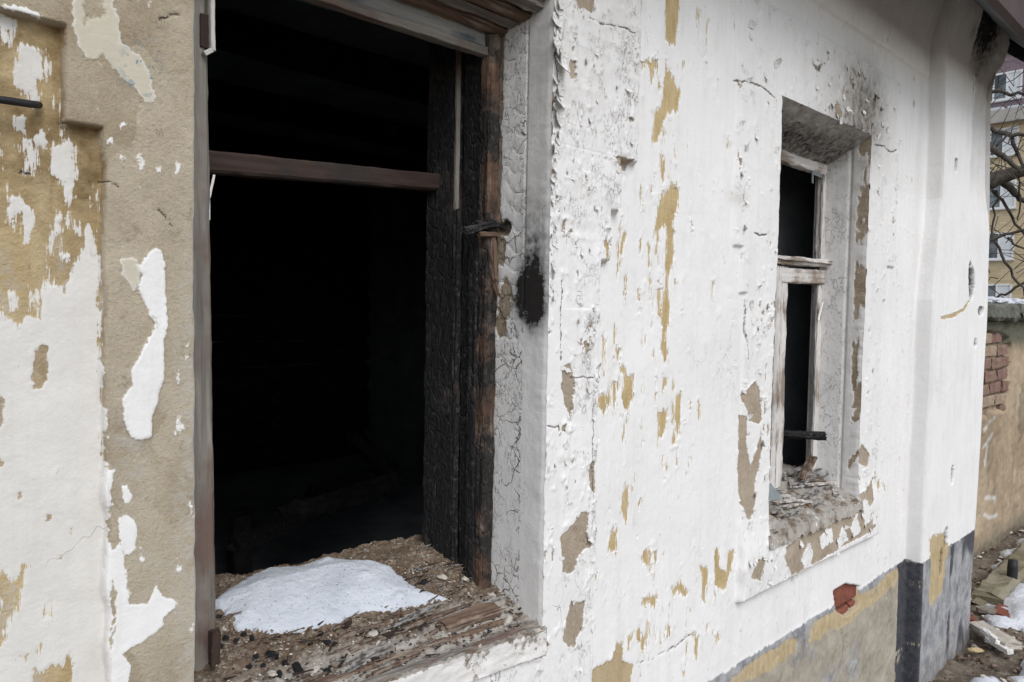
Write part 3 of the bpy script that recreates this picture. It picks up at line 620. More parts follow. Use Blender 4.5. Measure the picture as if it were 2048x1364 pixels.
def rv1(Yy, Zz, S):
    q1 = fbm(Yy*80, Zz*50, 3, 111)
    c = np.full(Yy.shape, 0.03, np.float32)
    inner = sst(0.040, 0.046, Yy)
    jy = fbm(Yy*60, Zz*60, 3, 115)*0.006
    # paint gone along the frame, upper half, and around the hole
    edge = 0.119 + 0.008*fbm(Yy*0, Zz*25, 3, 116) - 0.012*sst(-0.1, 0.2, Zz)
    c = np.minimum(c, (edge-Yy))
    hy, hz = at_x(1010, 455, 1.035)[1:]
    hh = ((Yy+jy-hy)/0.016)**2+((Zz+jy-hz)/0.017)**2
    c = np.minimum(c, (np.sqrt(hh)-1)*0.012)
    for (p, r1, r2) in (((1010, 600), .020, .045), ((1005, 650), .016, .03), ((1003, 500), .012, .03)):
        py_, pz_ = at_x(*p, 1.035)[1:]; c = np.minimum(c, (np.sqrt(((Yy+jy*2-py_)/r1)**2+((Zz+jy*2-pz_)/r2)**2)-1)*0.01)
    by, bz = at_x(1060, 592, 1.038)[1:]; by -= 0.004
    jj = fbm(Yy*45, Zz*22, 4, 118)*0.022
    so = 1.7*np.exp(-(np.abs((Yy+jj*0.6-by-0.002)/0.033)**2.2+np.abs((Zz+jj-bz)/0.045)**2.4))
    so = so + 1.05*np.exp(-((Yy+jj*0.5-by)/0.040)**2)*sst(0.28, 0.0, Zz-bz+jj)*sst(-0.11, -0.01, Zz-bz+jj) + 0.10*(1-inner)*sst(-0.1, 0.1, Zz)
    so = so + 0.07*sst(0.2, 0.6, Zz)
    so = np.maximum(so, 0.95*sst(1.1, 0.6, hh))  # shade inside the plaster notch painted dark here
    fl = 1.5*inner + 0.08 + 0.3*sst(-0.25, -0.5, Zz)
    g = sst(0.003, 0.0, np.abs(Yy-0.043))*0.0025*(Zz > 0)
    di = 0.02 + 0.10*sst(0.1, 0.5, Zz) + 0.14*(1-inner)*sst(0.10, 0.35, Zz)
    hor = np.clip(1.15-np.abs(((Zz*1.0+fbm(Yy*30, Zz*6, 2, 140)*0.03)*27) % 1.0-0.5)/0.055, 0, 1)*(fbm(Yy*20, Zz*9, 2, 141) > -0.25)*inner*(Zz > -0.3)
    z0 = np.zeros_like(Yy)
    return dict(cov=c, sub=z0+0.05, soot=np.clip(so, 0, 2), flaky=np.clip(fl, 0, 2), grey=z0, cream=z0+0.05, dirt=np.clip(di, 0, 1), crack=np.clip(hor, 0, 1), stain=z0+0.3, blue=z0, bumpx=g + 0.006*sst(1.1, 0.4, hh) + hor*0.0015 - 0.0012*inner*np.abs(((Zz+fbm(Yy*30, Zz*6, 2, 140)*0.03)*27) % 1.0-0.5)*(Zz > -0.1))
def rv2(Yy, Zz, S):
    inner = sst(0.045, 0.055, Yy); jy = fbm(Yy*50, Zz*40, 3, 121)*0.008
    c = np.minimum(0.03, (Yy+jy-0.026)*1.0).astype(np.float32)
    c = np.maximum(c, (fbm(Yy*30, Zz*9, 3, 122)-0.15)*0.02-0.04*sst(-0.35, -0.1, Zz)); c = np.maximum(c, (fbm(Yy*45, Zz*14, 4, 123)-0.22)*0.012)
    c = np.where(Zz < -0.32, np.maximum(c, 0.006-0.02*(fbm(Yy*40, Zz*20, 3, 128) > 0.3)), c)
    z0 = np.zeros_like(Yy)
    so = 0.30*sst(0.35, 0.6, Zz)
    return dict(cov=c, sub=z0, soot=np.clip(so, 0, 1), flaky=z0+0.5+0.62*inner, grey=z0, cream=z0, dirt=np.clip(0.16+0.35*sst(0.0, 0.5, Zz)+0.25*(1-inner)+z0, 0, 1), crack=z0, stain=z0+0.5, blue=z0, bumpx=0.004*np.exp(-((Yy-0.05)/0.004)**2))
reveal('window_reveal', OP1[1], 1.030, 0.150, -0.70, 0.60, 0, rv1)
reveal('window_reveal', OP2[1], 2.578, 0.165, -0.66, 0.60, 1, rv2, 50)
def plain_attrs(A, **k):
    d = {n: np.zeros_like(A) for n in ('cov', 'sub', 'soot', 'flaky', 'grey', 'cream', 'dirt', 'crack', 'stain', 'blue')}
    for n, v in k.items(): d[n] = v + np.zeros_like(A)
    return d
# hidden near sides of the openings
for k, (o, yi) in enumerate(((OP1, 0.33), (OP2, 0.30))):
    zz = np.linspace(-0.70, 0.60, 200); s = np.linspace(0, 1, 12); S, ZZ = np.meshgrid(s, zz)
    yo = face(np.full_like(ZZ, o[0]+0.001), ZZ)-0.0025
    obj('window_reveal', grid_mesh('window_reveal', o[0]+edge_j(ZZ, 61+k*2)+0.0*S, yo+(yi-yo)*S, ZZ, plain_attrs(ZZ, cov=0.02, dirt=0.35, soot=0.2, flaky=0.3)), LIME, house)
# soffits (laths with broken plaster over the big window, sooty plaster over the small one)
def soffit(name, o, zo, zi, yi, mat, attrs=None, amp=0.004, sd=0):
    xx = np.linspace(o[0]-0.004, o[1]+0.004, 160); s = np.linspace(0, 1, 60); S, XX = np.meshgrid(s, xx)
    yo = face(XX, np.full_like(XX, zo+0.004))-0.0025
    YY = yo+(yi-yo)*S; ZZ = zo+(zi-zo)*S + (fbm(XX*30, YY*60, 3, sd)*amp)*sst(0, 0.1, S)
    return obj(name, grid_mesh(name, XX, YY, ZZ, attrs(XX, YY) if attrs else None, None, False), mat, house)
soffit('soffit', OP1, OP1[3], 0.540, 0.135, make_wood('old_lath_soffit', (0.14, 0.11, 0.085), (0.34, 0.285, 0.225), (0.22, 0.15, 0.10)), None, 0.006, 3)
soffit('soffit', OP2, OP2[3], 0.505, 0.135, LIME, lambda a, b: plain_attrs(a, cov=0.02-0.05*(fbm(a*12, b*20, 3, 9) > 0.45), soot=np.clip(0.35+0.5*sst(0.0, 0.09, b)+0.3*fbm(a*6, b*14, 3, 19), 0, 1), dirt=0.8, flaky=0.5, stain=0.4), 0.004, 5)
for k in range(4):
    y = 0.018+0.028*k; zc = 0.583-0.32*y-0.006
    board('soffit_lath', (OP1[0]+0.02, y, zc+0.004*k % 2), (OP1[1]-0.005+0.004*(k % 2), y+rng.uniform(-.004, .004), zc+rng.uniform(-.003, .003)), 0.021, 0.008, (0, 0.3, 1), W_BROWN if k % 2 else W_GREY, house, seg=40, rough=0.003, seed=200+k)

# ---------------- big window: frame, jamb boards, bars
zt = 0.56
wf = board('window_frame', (1.016, 0.128, -0.615), (1.012, 0.122, 0.535), 0.030, 0.030, (0, -1, 0), W_SCORCH, house, seg=110, rough=0.0025, seed=11, fine=5)
board('stile', (0.438, 0.134, -0.66), (0.418, 0.132, 0.62), 0.052, 0.045, (0, -1, 0), W_GREY, wf, seg=90, rough=0.0012, seed=12)
board('header', (0.36, 0.150, 0.531), (1.030, 0.150, 0.535), 0.050, 0.052, (0, -1, 0), W_BLUE, wf, seg=60, rough=0.0016, seed=13)
board('header_bead', (0.36, 0.126, 0.500), (1.012, 0.126, 0.504), 0.016, 0.022, (0, -1, 0), W_GREY, wf, seg=60, rough=0.0012, seed=14)
board('inner_header', (0.36, 0.270, 0.602), (1.05, 0.270, 0.604), 0.075, 0.07, (0, -1, 0), W_CHAR, wf, seg=40, rough=0.003, seed=15)
board('jamb_board', (1.022, 0.158, -0.60), (1.020, 0.158, 0.53), 0.066, 0.042, (-1, 0, 0), W_BLACK, wf, seg=120, rough=0.0018, seed=16, fine=6)
board('jamb_board', (1.012, 0.250, -0.60), (1.012, 0.250, 0.60), 0.100, 0.044, (-1, 0, 0), W_CHAR, wf, seg=120, rough=0.002, seed=17, fine=8)
board('jamb_bead', (0.996, 0.196, -0.56), (0.994, 0.196, 0.20), 0.012, 0.012, (-1, 0, 0), W_CHAR, wf, seg=60, rough=0.003, seed=18)
board('jamb_bead', (0.994, 0.202, 0.20), (0.994, 0.200, 0.555), 0.006, 0.010, (-1, 0, 0), W_GREY, wf, seg=40, rough=0.001, seed=19)
board('jamb_strip', (1.001, 0.150, -0.57), (1.000, 0.148, 0.14), 0.024, 0.012, (-1, 0, 0), W_CHAR, wf, seg=80, rough=0.002, seed=20)
t0 = at_y(380, 322, 0.20); t1 = at_x(875, 366, 1.0)
board('transom', t0, t1, 0.034, 0.036, (0, -1, 0), W_RUST, wf, seg=40, rough=0.0012, seed=21)
# white painted hinge leaf on the post, and the sliver of paint hanging below it
hp = at_y(413, -10, 0.112); hq = at_y(415, 103, 0.112)
h_ = board('hinge', (hp[0]+0.004, 0.108, hp[2]), (hq[0]+0.004, 0.108, hq[2]), 0.007, 0.016, (0, -1, 0), W_WHITE, wf, seg=14, rough=0.0008, seed=22)
board('hinge_pin', at_y(408, 108, 0.104), at_y(424, 100, 0.104), 0.007, 0.008, (0, -1, 0), W_WHITE, h_, seg=4, rough=0.0004, seed=23)
board('hinge_plate', at_y(408, 30, 0.110), at_y(408, 95, 0.110), 0.012, 0.006, (0, -1, 0), W_RUST, h_, seg=6, rough=0.0006, seed=24)
board('paint_sliver', at_y(428, 350, 0.118), at_y(418, 395, 0.118), 0.003, 0.003, (0, -1, 0), FLAKE, wf, seg=6, rough=0.0006, seed=25)
board('paint_sliver', at_y(418, 395, 0.118), at_y(418, 440, 0.118), 0.002, 0.003, (0, -1, 0), FLAKE, wf, seg=6, rough=0.0006, seed=26)
# split wood beside the hole in the plaster
for (a, b, w, m) in (((928, 462), (990, 448), 0.016, W_CHAR), ((950, 446), (1008, 452), 0.010, W_CHAR), ((975, 440), (1022, 462), 0.012, W_CHAR), ((960, 468), (1000, 470), 0.008, W_BROWN), ((985, 470), (990, 560), 0.014, W_BROWN), ((978, 500), (996, 590), 0.010, W_BROWN)):
    board('splinter', at_y(*a, 0.112), at_y(*b, 0.100), w, 0.012, (0, -1, 0.2), m, wf, seg=10, rough=0.003, seed=random.randint(0, 999), taper=0.5)

# ---------------- sill of the big window
def sill_z(x, y):
    zf = -0.617 + 0.05*(1.05-x)
    return zf + np.interp(y, [-0.03, 0.0, 0.115, 0.25, 0.36], [0.0, 0.004, 0.050, 0.098, 0.100])*(1-0.25*(1.05-x))
xs = np.arange(0.374, 1.048, 0.0022); us = np.concatenate([np.linspace(-0.06, -0.03, 16)[:-1], np.arange(-0.03, 0.345, 0.0022)])
XS, US = np.meshgrid(xs, us); XS = XS.astype(np.float32); US = US.astype(np.float32)
yf = -0.026 - 0.004*np.abs(fbm(XS*18, US*0, 3, 7))
YS = np.where(US < -0.03, yf, US + (yf+0.03)*sst(0.0, -0.03, US))
zt_ = sill_z(XS, YS); ZS = np.where(US < -0.03, zt_ + (US+0.03)*1.7, zt_)
top = sst(-0.03, -0.022, US)
lump = fbm(XS*18, YS*26, 4, 150); crumbs = fbm(XS*85, YS*85, 3, 151); fine_ = vn(XS*240, YS*240, 152)
mid = sst(0.01, 0.05, YS)
ZS = ZS + top*(mid*(lump*0.009 + np.maximum(crumbs, -0.3)*0.004) + crumbs*0.0022 + fine_*0.0018 + 0.004*fbm(XS*16, YS*110, 3, 158)*mid)
groove = np.zeros_like(XS)
for y0, sl in ((0.006, 0.02), (0.030, -0.03)):
    groove = np.maximum(groove, np.clip(1-np.abs(YS-y0-sl*(XS-0.8)+0.003*fbm(XS*20, YS*0, 2, 153))/0.0035, 0, 1))
ZS = ZS - groove*0.006*top
YS = YS - (US < -0.03)*(fbm(XS*22, ZS*60, 3, 155)*0.004)
plaster = np.clip(sst(0.095, 0.03, YS)*(0.95+0.5*fbm(XS*9, YS*9, 3, 156)) + 0.9*blob(XS, YS, 0.93, 0.055, 0.09, 0.03), 0, 1)
white = np.clip(0.40*sst(-0.028, -0.034, US)*(0.85+0.8*fbm(XS*14, US*30, 3, 157)) + 0.25*(YS < 0.004)*(XS > 0.6), 0, 1)
sill = obj('sill', grid_mesh('sill', XS, YS, ZS, dict(plaster=plaster, white=white), None, False), RUBBLE, house)
board('sill_edge_strip', (0.60, -0.016, sill_z(0.60, -0.016)+0.001), (1.035, -0.008, sill_z(1.035, -0.008)+0.001), 0.014, 0.007, (0, 0, 1), W_GREY, house, seg=60, rough=0.003, seed=31)
board('sill_edge_strip', (0.45, 0.014, sill_z(0.45, 0.014)+0.001), (0.98, 0.022, sill_z(0.98, 0.022)+0.001), 0.010, 0.007, (0, 0, 1), W_BROWN, house, seg=60, rough=0.003, seed=32)
pa = at_z(560, 1272, -0.555); pb = at_z(800, 1210, -0.545)
pa = at_z(885, 1222, -0.55); pb = at_z(995, 1172, -0.54)
board('sill_board', (pa[0], pa[1], sill_z(*pa[:2])+0.008), (pb[0], pb[1], sill_z(*pb[:2])+0.008), 0.030, 0.016, (0, -0.3, 1), W_BROWN, house, seg=24, rough=0.004, seed=34)
pa = at_y(428, 1328, 0.085); pb = at_y(430, 1262, 0.085)
board('bracket', pa, pb, 0.014, 0.014, (0, -1, 0), W_RUST, wf, seg=12, rough=0.002, seed=35)

# ---------------- small window
wx = 2.570
wf2 = board('window_frame', (2.580, 0.138, -0.58), (2.578, 0.138, 0.500), 0.046, 0.018, (0, -1, 0), W_WHITE, house, seg=60, rough=0.003, seed=41)
board('stile', (1.985, 0.150, -0.58), (1.985, 0.150, 0.50), 0.05, 0.05, (0, -1, 0), W_WHITE, wf2, seg=40, rough=0.002, seed=42)
board('header', (1.95, 0.142, 0.497), (2.60, 0.142, 0.503), 0.050, 0.03, (0, -1, 0), W_WHITE, wf2, seg=40, rough=0.004, seed=43)
cr = board('crossbar', (1.96, 0.140, 0.162), (2.60, 0.140, 0.172), 0.026, 0.06, (0, -1, 0), W_WHITE, wf2, seg=40, rough=0.003, seed=44)
board('crossbar_mould', (2.0, 0.104, 0.170), (2.60, 0.104, 0.176), 0.010, 0.012, (0, -1, 0), W_WHITE, cr, seg=30, rough=0.002, seed=45)
board('upper_bead', (2.556, 0.128, 0.185), (2.556, 0.128, 0.475), 0.010, 0.006, (0, -1, 0), W_WHITE, wf2, seg=30, rough=0.002, seed=46)
sash = board('sash_stile', (2.290, 0.128, -0.56), (2.286, 0.128, 0.145), 0.040, 0.014, (0, -1, 0), W_WHITE, wf2, seg=40, rough=0.003, seed=47)
board('sash_stile', (2.236, 0.128, -0.56), (2.236, 0.128, 0.145), 0.030, 0.03, (0, -1, 0), W_WHITE, wf2, seg=40, rough=0.003, seed=48)
board('sash_rail', (2.20, 0.135, 0.118), (2.57, 0.135, 0.124), 0.048, 0.034, (0, -1, 0), W_WHITE, wf2, seg=30, rough=0.002, seed=49)
board('sash_stile', (2.553, 0.130, -0.56), (2.551, 0.130, 0.10), 0.012, 0.008, (0, -1, 0), W_WHITE, wf2, seg=30, rough=0.002, seed=50)
NG = NB('dirty_glass', 0.25)
gm = NG.done(NG.mix(NG.noise(30, 4, 0.6), (0.16, 0.19, 0.20), (0.30, 0.34, 0.35)))
NG.b.inputs['Alpha'].default_value = 0.8
def shard(name, pts, y, th=0.003):
    n = len(pts); V = [(p[0], y, p[1]) for p in pts]+[(p[0], y+th, p[1]) for p in pts]
    F = [tuple(range(n)), tuple(range(2*n-1, n-1, -1))]+[(i, i+n, (i+1) % n+n, (i+1) % n) for i in range(n)]
    return pydata(name, V, F)
obj('glass_remnant', shard('glass_remnant', [(2.555, 0.478), (2.475, 0.478), (2.476, 0.438), (2.486, 0.436), (2.484, 0.466), (2.555, 0.462)], 0.130), gm, wf2)
board('paint_sliver', at_y(1636, 640, 0.12), at_y(1645, 605, 0.12), 0.008, 0.004, (0, -1, 0), FLAKE, wf2, seg=6, rough=0.001, seed=51)
board('paint_sliver', at_y(1650, 612, 0.12), at_y(1657, 580, 0.12), 0.008, 0.004, (0, -1, 0), FLAKE, wf2, seg=6, rough=0.001, seed=52)
# its sill
xs2 = np.arange(1.95, 2.612, 0.005); us2 = np.arange(-0.03, 0.33, 0.004); XS2, US2 = np.meshgrid(xs2, us2)
def sill2_z(x, y): return np.interp(y, [-0.03, 0.0, 0.14, 0.33], [-0.628, -0.618, -0.560, -0.545]) + 0*x
ZS2 = sill2_z(XS2, US2) + fbm(XS2*30, US2*30, 4, 160)*0.012 + vn(XS2*110, US2*110, 161)*0.004
ZS2 = np.where(US2 < -0.024, ZS2-0.03, ZS2)
obj('sill', grid_mesh('sill_small', XS2, US2, ZS2, dict(plaster=np.clip(0.9+0*XS2, 0, 1), white=np.clip(0.36*(US2 < 0.03)+0.12*fbm(XS2*8, US2*8, 3, 163), 0, 1)), None, False), RUBBLE, house)

# ---------------- paint that has come loose (curled flakes standing off the wall)
def flake_mesh(seed, curl):
    r = random.Random(seed); n = 9; ring = []
    for i in range(n):
        a = 2*math.pi*i/n + r.uniform(-.25, .25); q = r.uniform(0.55, 1.0); ring.append((math.cos(a)*q, math.sin(a)*q*1.25))
    V = []; F = []
    def lift(x, y): return curl*(max(0, y+0.6)**2)*0.55 + 0.06*x*x
    pts = [(0, 0)]+[(x*.55, y*.55) for x, y in ring]+ring
    for s in (0, 1):
        for x, y in pts: V.append((x, y, lift(x, y)+0.05+0.09*s))
    o = len(pts)
    for s, rev in ((0, True), (1, False)):
        b = s*o
        for i in range(n):
            j = (i+1) % n; f1 = (b, b+1+i, b+1+j); f2 = (b+1+i, b+1+n+i, b+1+n+j, b+1+j)
            F += [f1[::-1], f2[::-1]] if rev else [f1, f2]
    for i in range(n):
        j = (i+1) % n; a, c = 1+n+i, 1+n+j; F.append((a, c, c+o, a+o))
    return pydata('paint_flake', V, F)
FM = [flake_mesh(s, 0.25+0.22*(s % 4)) for s in range(12)]
for m_ in FM: m_.materials.append(FLAKE)
def put_flake(x, z, size, ang, parent=facade, y=None, nrm=(0, -1, 0), tilt=0.0):
    if y is None: y = float(face(np.array([x]), np.array([z]))[0])-0.0015
    zc = Vector(nrm); ud = Vector((math.sin(ang), 0, math.cos(ang))) if abs(nrm[1]) > 0.5 else Vector((0, math.sin(ang), math.cos(ang)))
    xa = ud.cross(zc).normalized(); ya = zc.cross(xa).normalized()
    m = Matrix(((xa[0]*size, ya[0]*size, zc[0]*size, x), (xa[1]*size, ya[1]*size, zc[1]*size, y), (xa[2]*size, ya[2]*size, zc[2]*size, z), (0, 0, 0, 1)))
    obj('paint_flake', random.choice(FM), None, parent, m @ Matrix.Rotation(tilt, 4, 'X'))
# fringe along the corner beside the big window
z = 0.02
while z < 0.585:
    if random.random() < 0.95: put_flake(1.051+random.uniform(-.005, .012), z, random.choice([0.006, 0.008, 0.011, 0.015])*random.uniform(.8, 1.2)*(0.65+0.6*sst(0.1, 0.5, np.array(z))), math.radians(random.uniform(-175, -85)))
    z += random.uniform(0.007, 0.02)
nfl = 0
e = (np.abs(cov) < 0.0035) & (cov > 0.0004) & ((cas1 > 0.6) | (cas2 > 0.6)) & (X > 1.0) & (Z < 0.9)
ii = np.argwhere(e); pick = ii[rng.permutation(len(ii))]
used = []
gy_, gx_ = np.gradient(cov)
for (i, j) in pick:
    x, z = float(X[i, j]), float(Z[i, j])
    if any((x-a)**2+(z-b)**2 < (0.018 if x < 1.5 else 0.03)**2 for a, b in used): continue
    if OP1[0]-.01 < x < OP1[1]+.012 and OP1[2] < z < OP1[3]: continue
    if OP2[0]-.02 < x < OP2[1]+.02 and OP2[2]-.02 < z < OP2[3]: continue
    used.append((x, z)); a = math.atan2(-float(gx_[i, j]), -float(gy_[i, j]))
    put_flake(x, z, random.uniform(0.004, 0.009)*(1 if x < 1.5 else 1.6), a+random.uniform(-.5, .5)); nfl += 1
    if nfl > 110: break
# scattered flakes in the flaking zones
for k in range(70):
    for t in range(40):
        x, z = random.choice([(random.uniform(1.06, 1.31), random.uniform(0.2, 0.6)), (random.uniform(1.08, 1.2), random.uniform(-0.75, 0.2)), (random.uniform(1.75, 1.96), random.uniform(-0.7, 0.8)), (random.uniform(1.8, 2.75), random.uniform(-0.77, -0.66)), (random.uniform(2.2, 2.85), random.uniform(0.60, 0.8))])
        if float(max(c[0] for c in casing(np.array([x]), np.array([z])))) > 0.8 and random.random() < 0.4+0.6*float(fbm(np.array([x*9]), np.array([z*9]), 2, 300)[0] > 0): break
    put_flake(x, z, random.uniform(0.004, 0.008)*(1 if x < 1.5 else 1.5), math.radians(random.choice([180, 180, 90, -90])+random.uniform(-40, 40)))

# ---------------- charred room behind the windows
obj('room_floor', box_mesh('room_floor', (-2.2, 0.34, -1.36), (3.70, 4.6, -1.30)), SOOTW, house)
obj('room_ceiling', box_mesh('room_ceiling', (-2.2, 0.012, 1.16), (3.74, 4.6, 1.22)), SOOTW, house)
obj('room_wall', box_mesh('room_wall', (-2.3, 0.03, -1.4), (-2.2, 4.6, 1.22)), SOOTW, house)
obj('room_wall', box_mesh('room_wall', (3.60, 0.03, -1.4), (3.70, 4.6, 1.22)), SOOTW, house)
lw = obj('log_wall', box_mesh('log_wall', (-2.2, 4.62, -1.4), (3.7, 4.7, 1.22)), SOOTW, house)
for k in range(12):
    zc = -1.2+0.2*k
    board('log', (-2.2, 4.56, zc), (3.6, 4.56, zc+0.01), 0.19, 0.17, (0, -1, 0), W_BLACK, lw, seg=30, rough=0.012, seed=400+k, bevel=0.35)
rc = obj('ceiling_boards', box_mesh('ceiling_boards', (-2.2, 0.34, 1.145), (3.6, 4.5, 1.159)), SOOTW, house)
for k in range(4):
    board('joist', (-2.2, 1.0+0.95*k, 1.07), (3.6, 1.05+0.95*k, 1.08), 0.12, 0.14, (0, 0, 1), W_BLACK, rc, seg=24, rough=0.01, seed=420+k)
# inner lining of the front wall round the openings
LN = [(-2.2, OP1[0]-0.01, -1.3, 1.145), (OP1[1]+0.03, OP2[0]-0.01, -1.3, 1.145), (OP2[1]+0.03, 3.6, -1.3, 1.145), (OP1[0]-0.01, OP1[1]+0.03, -1.3, -0.70), (OP2[0]-0.01, OP2[1]+0.03, -1.3, -0.70), (OP1[0]-0.01, OP1[1]+0.03, 0.66, 1.145), (OP2[0]-0.01, OP2[1]+0.03, 0.62, 1.145)]
for (a, b, c, d) in LN:
    obj('inner_lining', box_mesh('inner_lining', (a, 0.335, c), (b, 0.365, d)), SOOTW, house)

# ---------------- outer side wall, roof and eaves
zz = np.linspace(GROUND-0.05, 1.5, 60); yy = np.linspace(-0.058, 6.0, 30); YYs, ZZs = np.meshgrid(yy, zz)
obj('side_wall', grid_mesh('side_wall', np.interp(ZZs, CZ, CX)-0.001, YYs, ZZs, plain_attrs(ZZs, cov=0.02, dirt=0.2, flaky=0.1, grey=1.0*(ZZs < -0.95))), LIME, house)
EY, EZ = -0.30, 0.990
eav = obj('eaves', box_mesh('eaves', (-1.6, EY-0.02, EZ+0.003), (4.35, EY+0.008, EZ+0.16)), ROOFM, house)
obj('soffit_board', pydata('soffit_board', [(-1.6, EY+0.009, EZ+0.03), (4.35, EY+0.009, EZ+0.03), (4.35, -0.02, 1.30), (-1.6, -0.02, 1.30), (-1.6, EY+0.009, EZ+0.055), (4.35, EY+0.009, EZ+0.055), (4.35, -0.02, 1.325), (-1.6, -0.02, 1.325)],
    [(0, 1, 2, 3), (7, 6, 5, 4), (0, 4, 5, 1), (1, 5, 6, 2), (2, 6, 7, 3), (3, 7, 4, 0)]), SOOTW, eav)
obj('roof', pydata('roof', [(-1.6, EY-0.06, EZ+0.165), (4.4, EY-0.06, EZ+0.165), (4.4, 3.0, 2.9), (-1.6, 3.0, 2.9), (4.4, 6.3, EZ+0.165), (-1.6, 6.3, EZ+0.165),
    (-1.6, EY-0.06, EZ+0.195), (4.4, EY-0.06, EZ+0.195), (4.4, 3.0, 2.93), (-1.6, 3.0, 2.93), (4.4, 6.3, EZ+0.195), (-1.6, 6.3, EZ+0.195)],
    [(0, 1, 2, 3), (3, 2, 4, 5), (9, 8, 7, 6), (11, 10, 8, 9), (0, 6, 7, 1), (5, 4, 10, 11), (1, 7, 8, 2), (2, 8, 10, 4), (0, 3, 9, 6), (3, 5, 11, 9)]), ROOFM, house)
for k in range(4):
    x = 3.95-1.2*k
    board('rafter_end', (x, 0.0, 1.27), (x, EY+0.03, EZ+0.0+0.055), 0.06, 0.05, (0, 0, 1), W_BLACK, eav, seg=8, rough=0.003, seed=440+k)

# =====================================================================
# THINGS LYING ABOUT
# =====================================================================
# ---------------- snow on the sill
SN = [(416,1204),(424,1193),(470,1163),(500,1145),(545,1127),(600,1123),(655,1109),(700,1112),(740,1113),(775,1120),(800,1140),(815,1155),(845,1170),(885,1185),(850,1200),(780,1212),(740,1218),(700,1225),(660,1240),(600,1252),(540,1254),(480,1250),(465,1235),(450,1215)]
SNP = []
for (px, py) in SN:
    zq = -0.55
    for _ in range(8):
        p = at_z(px, py, zq); zq = float(sill_z(p[0], min(max(p[1], -0.03), 0.36))) + (0.014 if py < 1195 else 0.004)
    SNP.append((p[0], min(p[1], 0.33)))
lo = np.min(SNP, 0)-0.02; hi = np.max(SNP, 0)+0.02
xg, yg = np.meshgrid(np.arange(lo[0], hi[0], 0.0028), np.arange(lo[1], hi[1], 0.0028))
sj = fbm(xg*60, yg*60, 4, 171)*0.006; 
sdn = -sd_poly(xg+sj, yg-sj, SNP, 0.2)+0.006
hgt = 0.009*sst(0, 0.06, sdn) + 0.0065*np.sqrt(np.clip(sdn, 0, 0.012)/0.012)
hgt = hgt + fbm(xg*22, yg*22, 3, 172)*0.0022*sst(0, .02, sdn) + vn(xg*150, yg*150, 173)*0.0008
for (p, r) in (((650, 1142), 0.020), ((730, 1158), 0.016), ((800, 1170), 0.013)):
    c = at_z(*p, -0.52)[:2]; hgt = hgt + 0.006*np.exp(-(((xg-c[0])/r)**2+((yg-c[1])/(r*.7))**2))
zsn_ = sill_z(xg, np.clip(yg, -0.03, 0.36)) + 0.001 + hgt - 0.02*(sdn < 0)
sdc = 0.25*(sdn[1:, 1:]+sdn[:-1, 1:]+sdn[1:, :-1]+sdn[:-1, :-1])
sn = obj('snow_patch', grid_mesh('snow_patch', xg, yg, zsn_, None, sdc > -0.004), SNOW)
tag(sn, 'patch of old snow lying on the rubble of the large window sill', 'snow')
# ---------------- small lumps
def lump_mesh(name, seed, sx=1, sy=1, sz=0.7, amp=0.35):
    import bmesh
    bm = bmesh.new(); bmesh.ops.create_icosphere(bm, subdivisions=2, radius=1.0); r = random.Random(seed)
    ax = [Vector((r.uniform(-1, 1), r.uniform(-1, 1), r.uniform(-1, 1))).normalized() for _ in range(11)]; dd = [r.uniform(0.30, 0.75) for _ in ax]
    for v in bm.verts:
        for a, d in zip(ax, dd):
            t = v.co.dot(a)
            if t > d: v.co -= a*(t-d)
        v.co *= 1+r.uniform(-amp, amp)*0.25
        v.co = Vector((v.co.x*sx, v.co.y*sy, v.co.z*sz))
    me = bpy.data.meshes.new(name); bm.to_mesh(me); bm.free(); return me
LM = [lump_mesh('charcoal_lump', s, 1.0+0.3*(s % 3), 1.0, 0.75) for s in range(5)]
for m_ in LM: m_.materials.append(CHAR)
def on_sill(px, py, dz=0.0):
    z = -0.56
    for _ in range(6):
        p = at_z(px, py, z); z = float(sill_z(p[0], p[1]))+dz
    return p[0], p[1], z
def put(name, me, mat, loc, s, label, cat, group=None, rz=None, tilt=0.3):
    m = Matrix.Translation(Vector(loc)) @ Matrix.Rotation(random.uniform(0, 6.28) if rz is None else rz, 4, 'Z') @ Matrix.Rotation(random.uniform(-tilt, tilt), 4, 'X') @ Matrix.Diagonal((s, s, s, 1))
    return tag(obj(name, me, mat, None, m), label, cat, group)
put('charcoal_lump', LM[0], None, on_sill(598, 1336, 0.006), 0.0135, 'largest round black charcoal lump near the front of the large window sill', 'charcoal', None)
for (px, py, r) in [(452,1268,.008),(470,1275,.007),(486,1262,.006),(505,1272,.008),(640,1268,.009),(655,1284,.008),(668,1290,.006),(512,1308,.009),(540,1304,.010),(553,1312,.007),(572,1326,.008),(560,1350,.009),(655,1343,.006),(686,1318,.006),(500,1330,.007),(525,1330,.007),(622,1286,.006),(720,1300,.005),(440,1288,.006)]:
    put('charcoal_lump', random.choice(LM), None, on_sill(px, py, r*0.45), r, 'small black charcoal lump in the rubble of the large window sill', 'charcoal', 'charcoal lumps on the large sill')
put('charcoal_lump', LM[2], None, on_sill(848, 1160, 0.005), 0.010, 'dark charred block beside the right end of the snow patch', 'charcoal')
put('charcoal_lump', LM[3], None, on_sill(975, 1205, 0.004), 0.007, 'dark grey lump at the foot of the right window reveal', 'charcoal')
PM = [lump_mesh('plaster_chunk', 50+s, 1.4, 1.0, 0.55, 0.9) for s in range(4)]
for m_ in PM: m_.materials.append(PLCHIP)
